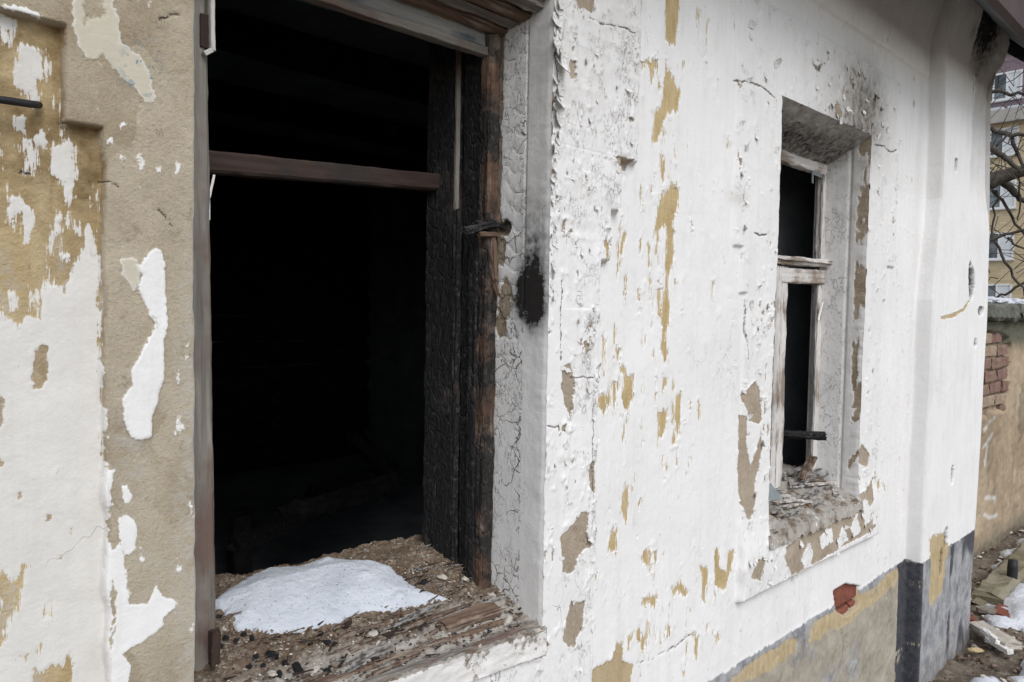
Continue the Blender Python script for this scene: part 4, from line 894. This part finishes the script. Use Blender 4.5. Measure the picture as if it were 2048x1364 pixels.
for (px, py, r, lb) in [(885,1145,.012,'pale plaster chunk at the foot of the charred jamb'),(930,1155,.009,'tan plaster chunk touching the foot of the brown frame'),(1015,1240,.014,'broad cream plaster chunk in the right corner of the large sill'),(985,1192,.009,'small cream plaster piece in front of the brown frame'),(847,1245,.007,'whitish crumb in the middle of the large sill'),(1075,1262,.011,'cream plaster chunk hanging at the right end of the sill edge'),(740,1270,.012,'greenish white plaster chunk behind the front edge of the sill'),(755,1285,.009,'cream plaster chunk in front of the greenish one'),(783,1340,.005,'tiny white crumb on the front edge of the sill'),(632,1342,.008,'pale blue plaster chunk right of the largest charcoal lump'),(545,1345,.009,'cream plaster chunk left of the largest charcoal lump'),(960,1290,.007,'white plaster crumb on the sill edge strip')]:
    put('plaster_chunk', random.choice(PM), None, on_sill(px, py, r*0.3), r, lb, 'plaster chunk')
# fine crumbs: nobody could count them
def scatter_stuff(name, base, pts, mat, label, cat):
    V = []; F = []; o = 0
    bv = np.array([v.co[:] for v in base.vertices]); bf = [list(p.vertices) for p in base.polygons]
    for (x, y, z, s) in pts:
        R = np.array(Matrix.Rotation(random.uniform(0, 6.28), 3, 'Z') @ Matrix.Rotation(random.uniform(-.6, .6), 3, 'X'))
        V.append((bv*np.array([s*random.uniform(.6, 1.6), s, s*random.uniform(.5, 1)])) @ R.T + np.array([x, y, z])); F += [[i+o for i in f] for f in bf]; o += len(bv)
    me = pydata(name, np.concatenate(V), F); me.materials.append(mat)
    return tag(obj(name, me, None), label, cat, None, 'stuff')
import bmesh as _bm
b0 = _bm.new(); _bm.ops.create_icosphere(b0, subdivisions=1, radius=1.0)
for v in b0.verts: v.co = Vector((v.co.x*random.uniform(.7, 1.2), v.co.y*random.uniform(.6, 1.1), v.co.z*random.uniform(.3, .6)))
CB = bpy.data.meshes.new('crumb'); b0.to_mesh(CB); b0.free()
def sill_pts(n, s0, s1, ylo=-0.01, yhi=0.22, xlo=0.44, xhi=1.03):
    out = []
    while len(out) < n:
        x = random.uniform(xlo, xhi); y = random.uniform(ylo, yhi)
        if y > 0.10 and x > 0.99: continue
        if float(sd_poly(np.array([[x]]), np.array([[y]]), SNP, 0.2)[0, 0]) < 0.004: continue
        out.append((x, y, float(sill_z(x, y))+0.003, random.uniform(s0, s1)))
    return out
scatter_stuff('plaster_crumbs', CB, sill_pts(330, 0.0008, 0.0034), PLCHIP, 'pale plaster crumbs strewn over the large window sill', 'crumbs')
scatter_stuff('brown_crumbs', CB, sill_pts(320, 0.0012, 0.005), W_BROWN, 'brown rotten wood crumbs strewn over the large window sill', 'crumbs')
scatter_stuff('black_crumbs', CB, sill_pts(260, 0.0010, 0.0042, -0.01, 0.10), CHAR, 'black charcoal crumbs at the front of the large window sill', 'crumbs')
# splinters on the sill
SPM = [board_mesh('wood_splinter', 1.0, 0.16, 0.08, seg=8, rough=0.02, seed=500+k, taper=0.4) for k in range(5)]
def lay(name, me, mat, p, L, rz, ry, label, cat, group=None, sw=1.0):
    if not me.materials: me.materials.append(mat)
    m = Matrix.Translation(Vector(p)) @ Matrix.Rotation(rz, 4, 'Z') @ Matrix.Rotation(ry, 4, 'Y') @ Matrix.Diagonal((L, L*sw, L*sw, 1)); return tag(obj(name, me, None, None, m), label, cat, group)
for i_, m_ in enumerate(SPM): m_.materials.append((W_BROWN, W_BROWN, W_LATH, W_BROWN, W_RUST)[i_])
put('brown_wood_scrap', lump_mesh('brown_wood_scrap', 91, 1.6, 0.8, 0.35), W_RUST, on_sill(752, 1318, 0.004), 0.013, 'dark red brown scrap of wood near the front edge of the large sill', 'wood scrap', None, -0.6)
put('brown_wood_scrap', lump_mesh('brown_wood_scrap', 92, 1.4, 0.8, 0.45), W_RUST, on_sill(690, 1246, 0.006), 0.014, 'red brown scrap of wood at the front edge of the snow patch', 'wood scrap', None, 0.5)
put('brown_wood_scrap', lump_mesh('brown_wood_scrap', 93, 1.2, 0.8, 0.6), W_RUST, on_sill(436, 1228, 0.006), 0.012, 'red brown scrap of wood at the foot of the grey window post', 'wood scrap', None, 0.9)
put('brown_wood_scrap', lump_mesh('brown_wood_scrap', 94, 1.5, 0.7, 0.5), W_RUST, on_sill(845, 1182, 0.006), 0.010, 'brown scrap of wood lying in the right tip of the snow', 'wood scrap', None, 0.3)
for k in range(170):
    x, y, z, s = sill_pts(1, 1, 1, -0.005, 0.20)[0]
    lay('wood_splinter', random.choice(SPM), None, (x, y, z+0.003), random.uniform(0.008, 0.042)*random.uniform(.5, 1), random.uniform(-0.6, 1.0), random.uniform(-.25, .15), 'thin wood splinter ' + ('beside the grey post on the large window sill' if x < 0.52 else 'at the right end of the large window sill' if x > 0.84 else 'between snow and front edge of the large window sill'), 'splinter', 'wood splinters on the large sill')
for k in range(18):
    x = random.uniform(0.46, 0.92); y = random.choice([random.uniform(-0.005, 0.05), random.uniform(0.05, 0.09)])
    lay('wood_strip', random.choice(SPM), None, (x, y, float(sill_z(x, y))+0.004), random.uniform(0.06, 0.14), random.uniform(-0.08, 0.18), random.uniform(-.06, .05), 'long thin wood strip lying lengthwise on the front of the large window sill', 'wood strip', 'long wood strips on the large sill', random.uniform(.5, .8))
for k in range(30):
    x = random.uniform(0.83, 0.975); y = random.uniform(0.12, 0.26)
    lay('wood_splinter', random.choice(SPM), None, (x, y, float(sill_z(x, y))+0.004), random.uniform(0.015, 0.035), random.uniform(-0.6, 0.6), random.uniform(-.3, .1), 'thin brown wood splinter at the foot of the charred jamb', 'splinter', 'wood splinters by the charred jamb')
# ---------------- laths piled on the small sill
LT = [board_mesh('lath_strip', 1.0, 0.12, 0.035, seg=6, rough=0.012, seed=520+k) for k in range(4)]
for i, m_ in enumerate(LT): m_.materials.append((W_LATH, W_WHITE, W_LATH, W_BROWN)[i])
for k in range(46):
    x = random.uniform(2.02, 2.50); y = random.uniform(0.0, 0.17); L = random.uniform(0.08, 0.22)
    lay('lath_strip', random.choice(LT), None, (x, y, float(sill2_z(x, y))+0.006+0.010*random.random()), L*0.75, random.uniform(-0.35, 0.55), random.uniform(-.07, .05), 'loose grey splintered lath strip piled on the small window sill', 'lath', 'lath strips on the small sill')
p = at_y(1600, 945, 0.12); lay('lath_strip', board_mesh('lath_strip', 1.0, 0.35, 0.12, seg=6, rough=0.02, seed=530), W_BROWN, (p[0]-0.03, 0.10, -0.55), 0.09, -0.2, -0.9, 'short pale brown stump standing up from the laths of the small sill', 'lath')
g0 = at_y(1535, 1000, 0.03); g1 = at_y(1568, 1000, 0.03); g2 = at_y(1538, 962, 0.06)
V = [g0, g1, g2]; V = V + [v+np.array([0.002, 0.004, 0.0]) for v in V]
tag(obj('glass_shard', pydata('glass_shard', V, [(0, 1, 2), (5, 4, 3), (0, 3, 4, 1), (1, 4, 5, 2), (2, 5, 3, 0)]), gm), 'triangular grey green glass shard leaning in the left corner of the small sill', 'glass shard')
# charred stick poking out of the small window
st = at_y(1650, 872, 0.055); st0 = st + np.array([-0.17, 0.30, 0.0])
tag(board('charred_stick', st0, st, 0.042, 0.030, (0, 0, 1), W_CHAR, None, seg=16, rough=0.004, seed=541, bevel=0.3, taper=0.75), 'charred stick with brown broken end poking out of the small window', 'stick')
# ---------------- fallen beams in the dark room
a = at_y(560, 1035, 1.9); b = at_y(790, 965, 2.1)
W_ASH = make_plain('ashy_timber', (0.026, 0.025, 0.023), (0.06, 0.058, 0.054), 14, 0.9, 0.004, 80)
tag(board('fallen_beam', a, b, 0.07, 0.07, (0, -0.4, 1), W_ASH, None, seg=30, rough=0.012, seed=551), 'pale ashy fallen beam lying slanted in the dark room', 'beam')
a2 = at_y(620, 985, 2.4); b2 = at_y(790, 935, 2.5)
tag(board('fallen_beam', a2, b2, 0.05, 0.06, (0, -0.4, 1), W_CHAR, None, seg=30, rough=0.012, seed=552), 'darker fallen beam behind the pale one in the dark room', 'beam')
a3 = at_y(480, 1030, 2.3)
tag(board('charred_stump', (a3[0], a3[1], -1.30), a3, 0.085, 0.07, (0, -1, 0), W_ASH, None, seg=20, rough=0.004, seed=553), 'upright charred stump of a post standing inside the large window', 'post')
for (pa_, pb_, d, lb) in (((700, 870), (790, 960), 2.3, 'charred rafter leaning down to the right in the dark room'), ((470, 1090), (600, 1040), 1.6, 'low charred beam beside the upright stump in the dark room')):
    tag(board('charred_rafter', at_y(*pa_, d), at_y(*pb_, d+0.1), 0.05, 0.05, (0, 0, 1), W_CHAR, None, seg=20, rough=0.006, seed=random.randint(0, 999)), lb, 'rafter')
# ---------------- black cable at the left
def tube_mesh(name, pts, rad, n=8, caps=True):
    V = []; F = []; pts = [Vector(p) for p in pts]
    rad = rad if hasattr(rad, '__len__') else [rad]*len(pts)
    for i, p in enumerate(pts):
        t = (pts[min(i+1, len(pts)-1)]-pts[max(i-1, 0)]).normalized(); a = t.orthogonal().normalized() if i == 0 else (a-t*a.dot(t)).normalized(); b = t.cross(a)
        for k in range(n): V.append(p+(a*math.cos(6.2832*k/n)+b*math.sin(6.2832*k/n))*rad[i])
    for i in range(len(pts)-1):
        for k in range(n): F.append((i*n+k, i*n+(k+1) % n, (i+1)*n+(k+1) % n, (i+1)*n+k))
    if caps: F.append(tuple(range(n))[::-1]); F.append(tuple((len(pts)-1)*n+k for k in range(n)))
    return pydata(name, V, F, True)
CABM = make_plain('black_rubber', (0.015, 0.016, 0.018), (0.03, 0.03, 0.034), 30, 0.55, 0.0005, 200)
c0 = at_y(78, 210, -0.004); pts = [c0, at_y(60, 208, -0.02), at_y(20, 202, -0.022), at_y(-40, 194, -0.022), at_y(-200, 170, -0.02), at_y(-420, 120, -0.01)]
tag(obj('cable', tube_mesh('cable', pts, 0.0042, 10), CABM), 'black cable running along the plaster left of the large window', 'cable')

# =====================================================================
# GROUND, BOUNDARY WALL, TREE, BUILDING BEHIND
# =====================================================================
n = NB('wet_littered_earth', 0.95)
ec = n.mix(n.mr(n.noise(3, 6, 0.65), 0.35, 0.65), (0.10, 0.078, 0.058), (0.20, 0.165, 0.13))
ec = n.mix(n.mr(n.noise(26, 5, 0.7), 0.5, 0.68), ec, (0.30, 0.25, 0.20)); ec = n.mix(n.mr(n.noise(5, 4, 0.6), 0.56, 0.7), ec, (0.10, 0.095, 0.04))
EARTH = n.done(ec, n.bump(n.noise(40, 6, 0.7), 0.02, 0.8))
n = NB('trodden_snow', 0.8)
sc_ = n.mix(n.mr(n.noise(5, 5, 0.65), 0.38, 0.66), (0.68, 0.70, 0.75), (0.46, 0.475, 0.51)); sc_ = n.mix(n.mr(n.noise(30, 5, 0.7), 0.62, 0.74), sc_, (0.22, 0.20, 0.18))
GSNOW = n.done(sc_, n.bump(n.noise(30, 5, 0.65), 0.02, 0.7))
gr = obj('ground', pydata('ground', [(-120, -120, GROUND), (160, -120, GROUND), (160, 160, GROUND), (-120, 160, GROUND)], [(0, 1, 2, 3)]), EARTH); tag(gr, kind='structure')
xg, yg = np.meshgrid(np.arange(3.2, 9.0, 0.02), np.arange(-2.2, 0.30, 0.02))
hz = fbm(xg*2.2, yg*2.2, 4, 601)*0.03 + fbm(xg*14, yg*14, 4, 602)*0.018 + 0.03
em = obj('littered_earth', grid_mesh('littered_earth', xg, yg, GROUND+hz*sst(3.2, 3.5, xg)*sst(9.0, 8.6, xg)*sst(-2.2, -1.9, yg)+0.004), EARTH); tag(em, kind='structure')
# snow sheets on the ground
def hgt_g(x, y): return fbm(x*2.2, y*2.2, 4, 601)*0.03+0.034
def snow_sheet(name, pts, label, th=0.03, sd=0):
    Q = [at_z(px, py, GROUND+0.04)[:2] for px, py in pts]; lo = np.min(Q, 0)-0.1; hi = np.max(Q, 0)+0.1
    x_, y_ = np.meshgrid(np.arange(lo[0], hi[0], 0.018), np.arange(lo[1], hi[1], 0.018)); j = fbm(x_*7, y_*7, 4, 610+sd)*0.09
    s = -sd_poly(x_+j, y_-j, Q, 0.5); h = GROUND+hgt_g(x_, y_)+th*sst(-0.01, 0.09, s)+0.012*fbm(x_*11, y_*11, 4, 612)+0.012-0.05*(s < 0)
    q = 0.25*(s[1:, 1:]+s[:-1, 1:]+s[1:, :-1]+s[:-1, :-1])
    return tag(obj(name, grid_mesh(name, x_, y_, h, None, q > -0.02), GSNOW), label, 'snow')
snow_sheet('snow_patch', [(1972,1240),(1982,1205),(2000,1178),(2048,1150),(2120,1090),(2200,1120),(2150,1300),(2048,1262),(2010,1258)], 'broad trodden snow in front of the mossy kerb', 0.04, 1)
snow_sheet('snow_patch', [(2008,1345),(2030,1320),(2060,1300),(2140,1310),(2160,1380),(2048,1375)], 'snow patch at the bottom right corner of the yard', 0.035, 2)
snow_sheet('snow_patch', [(1948,1362),(1968,1345),(2000,1358),(2030,1380),(1990,1420),(1955,1400)], 'thin snow patch near the foot of the house corner', 0.03, 3)
snow_sheet('snow_patch', [(1985,1125),(2010,1105),(2048,1070),(2110,1020),(2120,1045),(2048,1108),(2020,1130),(1998,1145)], 'strip of snow along the foot of the boundary wall', 0.05, 4)
# snow lump by the pilaster foot
l = at_y(1803, 1364, -0.10); s_ = lump_mesh('snow_lump', 77, 0.62, 0.55, 1.45, 0.1)
o_ = put('snow_lump', s_, SNOW, (2.885, -0.085, GROUND+0.03), 0.13, 'rounded lump of white snow at the foot of the dark pilaster edge', 'snow', None, 0.4, 0.0)
s_.polygons.foreach_set('use_smooth', [True]*len(s_.polygons))
# stones, planks, post
STONE = make_plain('mossy_stone', (0.15, 0.13, 0.075), (0.26, 0.235, 0.18), 9, 0.95, 0.02, 25)
k0 = at_z(1972, 1208, GROUND+0.05); k1 = at_z(2075, 1098, GROUND+0.05)
tag(board('mossy_kerb', (k0[0], k0[1], GROUND+0.05), (k1[0]+1.2, k1[1]+0.02, GROUND+0.06), 0.14, 0.12, (0, 0, 1), STONE, None, seg=60, rough=0.010, seed=620, bevel=0.18), 'mossy stone kerb beside the foot of the boundary wall', 'kerb')
put('rubble_stone', lump_mesh('rubble_stone', 621, 1.2, 1.0, 0.7), STONE, at_z(1962, 1205, GROUND+0.05), 0.085, 'mossy stone at the near end of the kerb', 'stone', None, 0.3)
put('rubble_stone', lump_mesh('rubble_stone', 622, 1.3, 1.0, 0.5), make_plain('yellow_stone', (0.40, 0.31, 0.16), (0.52, 0.43, 0.26), 12), at_z(1949, 1300, GROUND+0.05), 0.032, 'small yellowish stone on the litter by the house corner', 'stone')
PALEP = make_wood('pale_plank', (0.34, 0.31, 0.27), (0.52, 0.48, 0.42))
PWH = make_plain('white_strip', (0.66, 0.65, 0.62), (0.76, 0.75, 0.73), 20)
def gboard(a, b, w, t, mat, label, name='plank', sd=0, lift=0.05):
    p = at_z(*a, GROUND+lift); q = at_z(*b, GROUND+lift)
    return tag(board(name, p, q, w, t, (0, 0, 1), mat, None, seg=14, rough=0.004, seed=630+sd), label, 'plank')
gboard((1952, 1248), (2028, 1292), 0.075, 0.025, PALEP, 'wide pale plank lying on the littered ground by the house corner', sd=1, lift=0.085)
gboard((1964, 1259), (1996, 1283), 0.022, 0.02, PWH, 'narrow white strip lying along the wide pale plank', 'strip', 2, 0.11)
gboard((1976, 1278), (2020, 1304), 0.03, 0.02, PWH, 'lower white strip lying in front of the wide pale plank', 'strip', 3, 0.075)
gboard((1955, 1218), (1990, 1222), 0.04, 0.02, W_GREY, 'short grey plank lying behind the wide pale plank', sd=4, lift=0.08)
bl = board_mesh('loose_brick', 0.24, 0.115, 0.065, seg=6, rough=0.004, seed=640)
for (px, py, rz, lb) in ((2008, 1228, 0.1, 'broken red brick lying at the edge of the trodden snow'), (1948, 1238, 0.6, 'red brick half buried against the house corner')):
    p = at_z(px, py, GROUND+0.06); m = Matrix.Translation(Vector((p[0]-0.06, p[1], GROUND+0.055))) @ Matrix.Rotation(rz, 4, 'Z') @ Matrix.Rotation(0.1, 4, 'X') @ Matrix.Diagonal((0.6, 0.6, 0.6, 1))
    tag(obj('loose_brick', bl, BRICK, None, m), lb, 'brick')
p = at_z(2023, 1180, GROUND+0.04)
tag(obj('stub_post', tube_mesh('stub_post', [(p[0], p[1], GROUND-0.05), (p[0], p[1], GROUND+0.16), (p[0]+0.002, p[1], GROUND+0.20)], [0.025, 0.025, 0.022], 10), CABM), 'short black metal stub post standing in the trodden snow', 'post')
pts = []
while len(pts) < 700:
    x = random.uniform(3.4, 6.2); y = random.uniform(-0.9, 0.3)
    if x < 3.85 and y > -0.09: continue
    pts.append((x, y, GROUND+float(hgt_g(np.array(x), np.array(y)))+0.012, random.uniform(0.006, 0.022)))
while len(pts) < 1500:
    x = random.uniform(3.2, 4.9); y = random.uniform(-0.75, 0.2)
    if x < 3.85 and y > -0.075: continue
    pts.insert(0, (x, y, GROUND+float(hgt_g(np.array(x), np.array(y)))+0.008, random.uniform(0.004, 0.014)))
scatter_stuff('ground_litter', CB, pts[:1250], W_BROWN, 'brown leaves and wood litter on the ground by the house', 'litter')
scatter_stuff('ground_crumbs', CB, pts[1250:], PLCHIP, 'pale plaster crumbs fallen on the ground by the house', 'crumbs')

# ---------------- boundary wall
bw = empty('boundary_wall', (8.0, 0.55, GROUND), 'old rendered boundary wall with bare brick patches and snowy coping', 'wall')
n = NB('crumbling_render', 0.95)
rc_ = n.mix(n.mr(n.noise(2.5, 6, 0.65), 0.35, 0.65), (0.27, 0.20, 0.13), (0.45, 0.36, 0.255)); rc_ = n.mix(n.mr(n.noise(1, 4, 0.6, co=n.map((9, 9, 1.2))), 0.5, 0.75, 0, 0.6), rc_, (0.17, 0.14, 0.10))
rc_ = n.mix(n.math('MULTIPLY', n.attr('mark'), n.mr(n.noise(60, 3, 0.6), 0.3, 0.5)), rc_, (0.62, 0.60, 0.58))
rc_ = n.mix(n.attr('damp'), rc_, (0.095, 0.10, 0.075))
RENDER = n.done(rc_, n.bump(n.noise(30, 6, 0.65), 0.012, 0.7))
BY = 0.235
xg, zg = np.meshgrid(np.arange(3.86, 11, 0.02), np.arange(GROUND-0.05, -0.02, 0.012))
bb = fbm(xg*3, zg*3, 4, 650)
BRZ = rect(xg+bb*0.12, zg+bb*0.1, 4.88, 5.64, -0.60, -0.103, 0.03)
BRZ = np.maximum(BRZ, 0)
mark = np.zeros_like(xg)
for ln in ([(1962,900),(1985,868)],[(1966,860),(1990,835)],[(1968,995),(1992,996),(1990,1003)],[(1968,1028),(1980,1036),(1994,1030)],[(1975,880),(1968,930)]):
    q = [at_y(px, py, BY)[[0, 2]] for px, py in ln]; mark = np.maximum(mark, np.clip(1.3-d_line(xg, zg, q, 0.08)/0.014, 0, 1))
damp = np.clip(1.0*sst(-0.24, -0.12, zg) + 0.6*sst(-1.28, -1.45, zg) + 0.35*(fbm(xg*4, zg*1.5, 3, 655) > 0.3), 0, 0.9)
yw = BY + bb*0.012 + fbm(xg*20, zg*20, 4, 651)*0.012 + 0.035*(BRZ > 0.5)
body = obj('wall_body', grid_mesh('wall_body', xg, yw, zg, dict(mark=mark, damp=damp)), RENDER, bw)
obj('wall_core', box_mesh('wall_core', (3.86, BY+0.06, GROUND-0.05), (11, BY+0.34, -0.03)), RENDER, bw)
BRM = [make_plain('old_brick_a', (0.17, 0.105, 0.08), (0.25, 0.17, 0.13), 14), make_plain('old_brick_b', (0.25, 0.185, 0.13), (0.36, 0.28, 0.205), 14), make_plain('old_brick_c', (0.17, 0.10, 0.085), (0.25, 0.16, 0.13), 14)]
bms = []
for k, m_ in enumerate(BRM):
    me = board_mesh('brick', 0.235, 0.064, 0.10, seg=5, rough=0.005, seed=660+k, bevel=0.08); me.materials.append(m_); bms.append(me)
zb = -0.595; row = 0
while zb < -0.075:
    xb = 4.75 + (0.125 if row % 2 else 0.0)
    while xb < 5.80:
        xc = xb+0.12; q = float(rect(np.array(xc)+0.12*fbm(np.array(xc*3), np.array(zb*3), 4, 650), np.array(zb)+0.1*fbm(np.array(xc*3), np.array(zb*3), 4, 650), 4.88, 5.64, -0.60, -0.103, 0.03))
        if q > 0.4:
            obj('brick', random.choice(bms), None, bw, frame_mat((xb, BY+0.062+random.uniform(-.012, .010), zb), (xb+1, BY+0.062, zb+random.uniform(-.02, .02)), (0, -1, 0)))
        xb += 0.25
    zb += 0.077; row += 1
COPE = make_plain('mossy_coping', (0.075, 0.08, 0.065), (0.16, 0.165, 0.135), 8, 0.95, 0.02, 30)
for k in range(9):
    x0 = 3.9+0.86*k
    c_ = board('coping', (x0, BY+0.17, 0.03+0.010*math.sin(k*3)), (x0+0.84, BY+0.17, 0.03+0.010*math.sin(k*3+1)), 0.46, 0.10, (0, 0, 1), COPE, bw, seg=14, rough=0.012, seed=670+k, bevel=0.2)
    if k != 4: board('snow_cap', (x0+0.02, BY+0.15, 0.094), (x0+0.80, BY+0.15, 0.092), 0.36, 0.045, (0, 0, 1), GSNOW, c_, seg=14, rough=0.010, seed=690+k, bevel=0.4)

# ---------------- bare tree behind the wall
tree = empty('bare_tree', (10.6, 2.35, GROUND), 'bare leafless tree with dark crooked branches behind the boundary wall', 'tree')
BARK = make_plain('dark_bark', (0.05, 0.043, 0.037), (0.115, 0.10, 0.085), 12, 0.95, 0.02, 40)
TX = 10.6
def tp(px, py, dx=0.0): return at_x(px, py, TX+dx)
t_base = np.array([TX, 2.35, GROUND-0.1]); fork = tp(1945, 372)
obj('trunk', tube_mesh('trunk', [t_base, t_base*0.5+fork*0.5+np.array([0.05, 0.08, 0]), fork, fork+np.array([0.1, 0.25, 1.2]), fork+np.array([0.2, 0.2, 3.0])], [0.17, 0.14, 0.12, 0.08, 0.03], 12), BARK, tree)
BR = [([(1945,372),(1985,362),(2005,352),(2030,345),(2080,332),(2160,300)], [.11,.095,.085,.075,.06,.03], 0), ([(1992,352),(2010,368),(2030,388),(2050,402),(2110,430)], [.06,.045,.038,.03,.012], .3), ([(1945,270),(1983,296),(2005,310),(2022,326),(2040,345)], [.05,.04,.032,.03,.02], -.3),
 ([(1940,180),(1983,184),(2010,186),(2048,189),(2120,196)], [.028,.025,.022,.018,.01], .5), ([(1940,245),(1983,255),(2015,268),(2048,270),(2120,262)], [.03,.028,.03,.022,.012], .1), ([(2018,265),(2030,295),(2045,330),(2060,370)], [.025,.022,.018,.01], .2),
 ([(1940,490),(1980,480),(2010,468),(2048,460),(2100,448)], [.026,.022,.018,.016,.008], -.2), ([(1984,380),(2005,400),(2025,435),(2050,470),(2080,510)], [.02,.018,.016,.014,.008], .4), ([(1988,480),(2010,525),(2035,565),(2060,600)], [.016,.016,.014,.01], 0),
 ([(1984,600),(2010,590),(2048,566),(2090,545)], [.014,.016,.018,.012], .6), ([(1984,300),(1998,285),(2020,265)], [.012,.012,.014], 0), ([(1992,380),(1990,430),(1984,480)], [.014,.012,.01], .2), ([(2036,350),(2040,400),(2034,440)], [.012,.011,.008], .3), ([(2015,475),(2030,490),(2060,502)], [.012,.012,.008], -.1)]
for pts, rad, dx in BR:
    q = [tp(px, py, dx+0.04*i) for i, (px, py) in enumerate(pts)]
    fine = []; fr = []
    for i in range(len(q)-1):
        for t in (0, .33, .66):
            fine.append(q[i]*(1-t)+q[i+1]*t+rng.normal(0, 0.012, 3)*(t > 0)); fr.append(rad[i]*(1-t)+rad[i+1]*t)
    fine.append(q[-1]); fr.append(rad[-1]); obj('branch', tube_mesh('branch', fine, fr, 8), BARK, tree)
V = []; F = []; o = 0
for k in range(520):
    a = np.array([TX+random.uniform(-.8, 1.2), random.uniform(-1.2, 2.6), random.uniform(0.3, 4.2)]); d = np.array([random.uniform(-.5, .5), random.uniform(-1, 0.6), random.uniform(-.6, 1)]); d /= np.linalg.norm(d)
    L = random.uniform(0.3, 0.9); pp = [a, a+d*L*.5+rng.normal(0, .03, 3), a+d*L+rng.normal(0, .05, 3)]; me = tube_mesh('tmp', pp, [.007, .005, .003], 4, False)
    V += [v.co[:] for v in me.vertices]; F += [[i+o for i in p.vertices] for p in me.polygons]; o += len(me.vertices); bpy.data.meshes.remove(me)
tag(obj('twigs', pydata('twigs', V, F), BARK, tree), kind='stuff')

# ---------------- apartment building far behind
apt = empty('apartment_building', (53, 8, GROUND), 'yellow brick apartment building with purple brick top storeys and white windows', 'building')
def brickmat(name, c1, c2, mortar):
    n = NB(name, 0.95); t = n.t.nodes.new('ShaderNodeTexBrick'); n.lk(n.co, t.inputs[0])
    mp = n.t.nodes.new('ShaderNodeMapping'); mp.inputs['Rotation'].default_value = (math.radians(90), 0, math.radians(90)); 
    # bricks run along y, stacked along z
    sx = n.t.nodes.new('ShaderNodeSeparateXYZ'); n.lk(n.co, sx.inputs[0]); cb = n.t.nodes.new('ShaderNodeCombineXYZ'); n.lk(sx.outputs[1], cb.inputs[0]); n.lk(sx.outputs[2], cb.inputs[1])
    n.t.nodes.remove(mp); n.lk(cb.outputs[0], t.inputs[0])
    t.inputs['Scale'].default_value = 1.0; t.inputs['Brick Width'].default_value = 0.36; t.inputs['Row Height'].default_value = 0.16; t.inputs['Mortar Size'].default_value = 0.014
    t.inputs['Color1'].default_value = (*c1, 1); t.inputs['Color2'].default_value = (*c2, 1); t.inputs['Mortar'].default_value = (*mortar, 1); t.inputs['Bias'].default_value = 0.0
    col = n.mix(n.mr(n.noise(0.5, 4, 0.6), 0.35, 0.65, 0, 0.5), t.outputs[0], tuple(0.7*q for q in c2))
    return n.done(col, n.bump(t.outputs[1], 0.02, -0.6))
YB = brickmat('yellow_brickwork', (0.52, 0.40, 0.225), (0.66, 0.54, 0.345), (0.44, 0.40, 0.34)); PB = brickmat('purple_brickwork', (0.165, 0.12, 0.145), (0.24, 0.18, 0.205), (0.25, 0.215, 0.23))
obj('lower_wall', box_mesh('lower_wall', (50, -14, GROUND), (62, 24, 11.0)), YB, apt)
obj('upper_wall', box_mesh('upper_wall', (50.2, -13.8, 11.72), (62, 23.8, 20)), PB, apt)
CORN = make_plain('pale_cornice', (0.36, 0.34, 0.31), (0.46, 0.44, 0.41), 1.5)
ld = obj('cornice', box_mesh('cornice', (49.55, -14.4, 11.0), (62.2, 24.4, 11.72)), CORN, apt)
ps = []
for k in range(48):
    y0 = -14+0.8*k; hh = random.uniform(0.05, 0.16); ps.append((y0, y0+random.uniform(.5, .8), hh))
for (y0, y1, hh) in ps[18:40]:
    obj('snow_ridge', box_mesh('snow_ridge', (49.6, y0, 11.722), (50.19, y1, 11.722+hh)), SNOW, ld)
WFM = make_plain('white_window_frame', (0.70, 0.71, 0.72), (0.78, 0.79, 0.80), 3, 0.5)
n = NB('far_window_glass', 0.15); GL = n.done(n.mix(n.mr(n.noise(1.2, 3, 0.5), 0.4, 0.6), (0.06, 0.075, 0.085), (0.20, 0.23, 0.25)))
CURT = make_plain('white_curtain', (0.60, 0.64, 0.66), (0.72, 0.75, 0.77), 4)
SLM = make_plain('sill_metal', (0.5, 0.5, 0.5), (0.62, 0.62, 0.62), 4, 0.5)
for zc in (13.15, 10.0-0.05, 6.95, 4.05, 1.1):
    for yc in (10.75, 7.2, 3.6, 14.3):
        xf = 50.2 if zc > 11.7 else 50.0
        w, h = 0.72, 0.78
        f = obj('window', pydata('window', [(xf-0.04, yc-w, zc-h), (xf-0.04, yc+w, zc-h), (xf-0.04, yc+w, zc+h), (xf-0.04, yc-w, zc+h), (xf-0.04, yc-w+.1, zc-h+.1), (xf-0.04, yc+w-.1, zc-h+.1), (xf-0.04, yc+w-.1, zc+h-.1), (xf-0.04, yc-w+.1, zc+h-.1),
             (xf+0.02, yc-w, zc-h), (xf+0.02, yc+w, zc-h), (xf+0.02, yc+w, zc+h), (xf+0.02, yc-w, zc+h)],
             [(0, 4, 5, 1), (1, 5, 6, 2), (2, 6, 7, 3), (3, 7, 4, 0), (0, 1, 9, 8), (1, 2, 10, 9), (2, 3, 11, 10), (3, 0, 8, 11)]), WFM, apt)
        obj('pane', box_mesh('pane', (xf-0.012, yc+0.06, zc-h+.1), (xf-0.006, yc+w-.1, zc+h-.1)), GL, f)
        obj('pane', box_mesh('pane', (xf-0.012, yc-w+.1, zc-h+.1), (xf-0.006, yc-0.02, zc+h-.1)), CURT if zc > 11 or yc > 10 else GL, f)
        obj('mullion', box_mesh('mullion', (xf-0.05, yc-0.02, zc-h+.1), (xf-0.015, yc+0.06, zc+h-.1)), WFM, f)
        obj('window_sill', box_mesh('window_sill', (xf-0.14, yc-w-.08, zc-h-.08), (xf-0.002, yc+w+.08, zc-h-.005)), SLM, f)
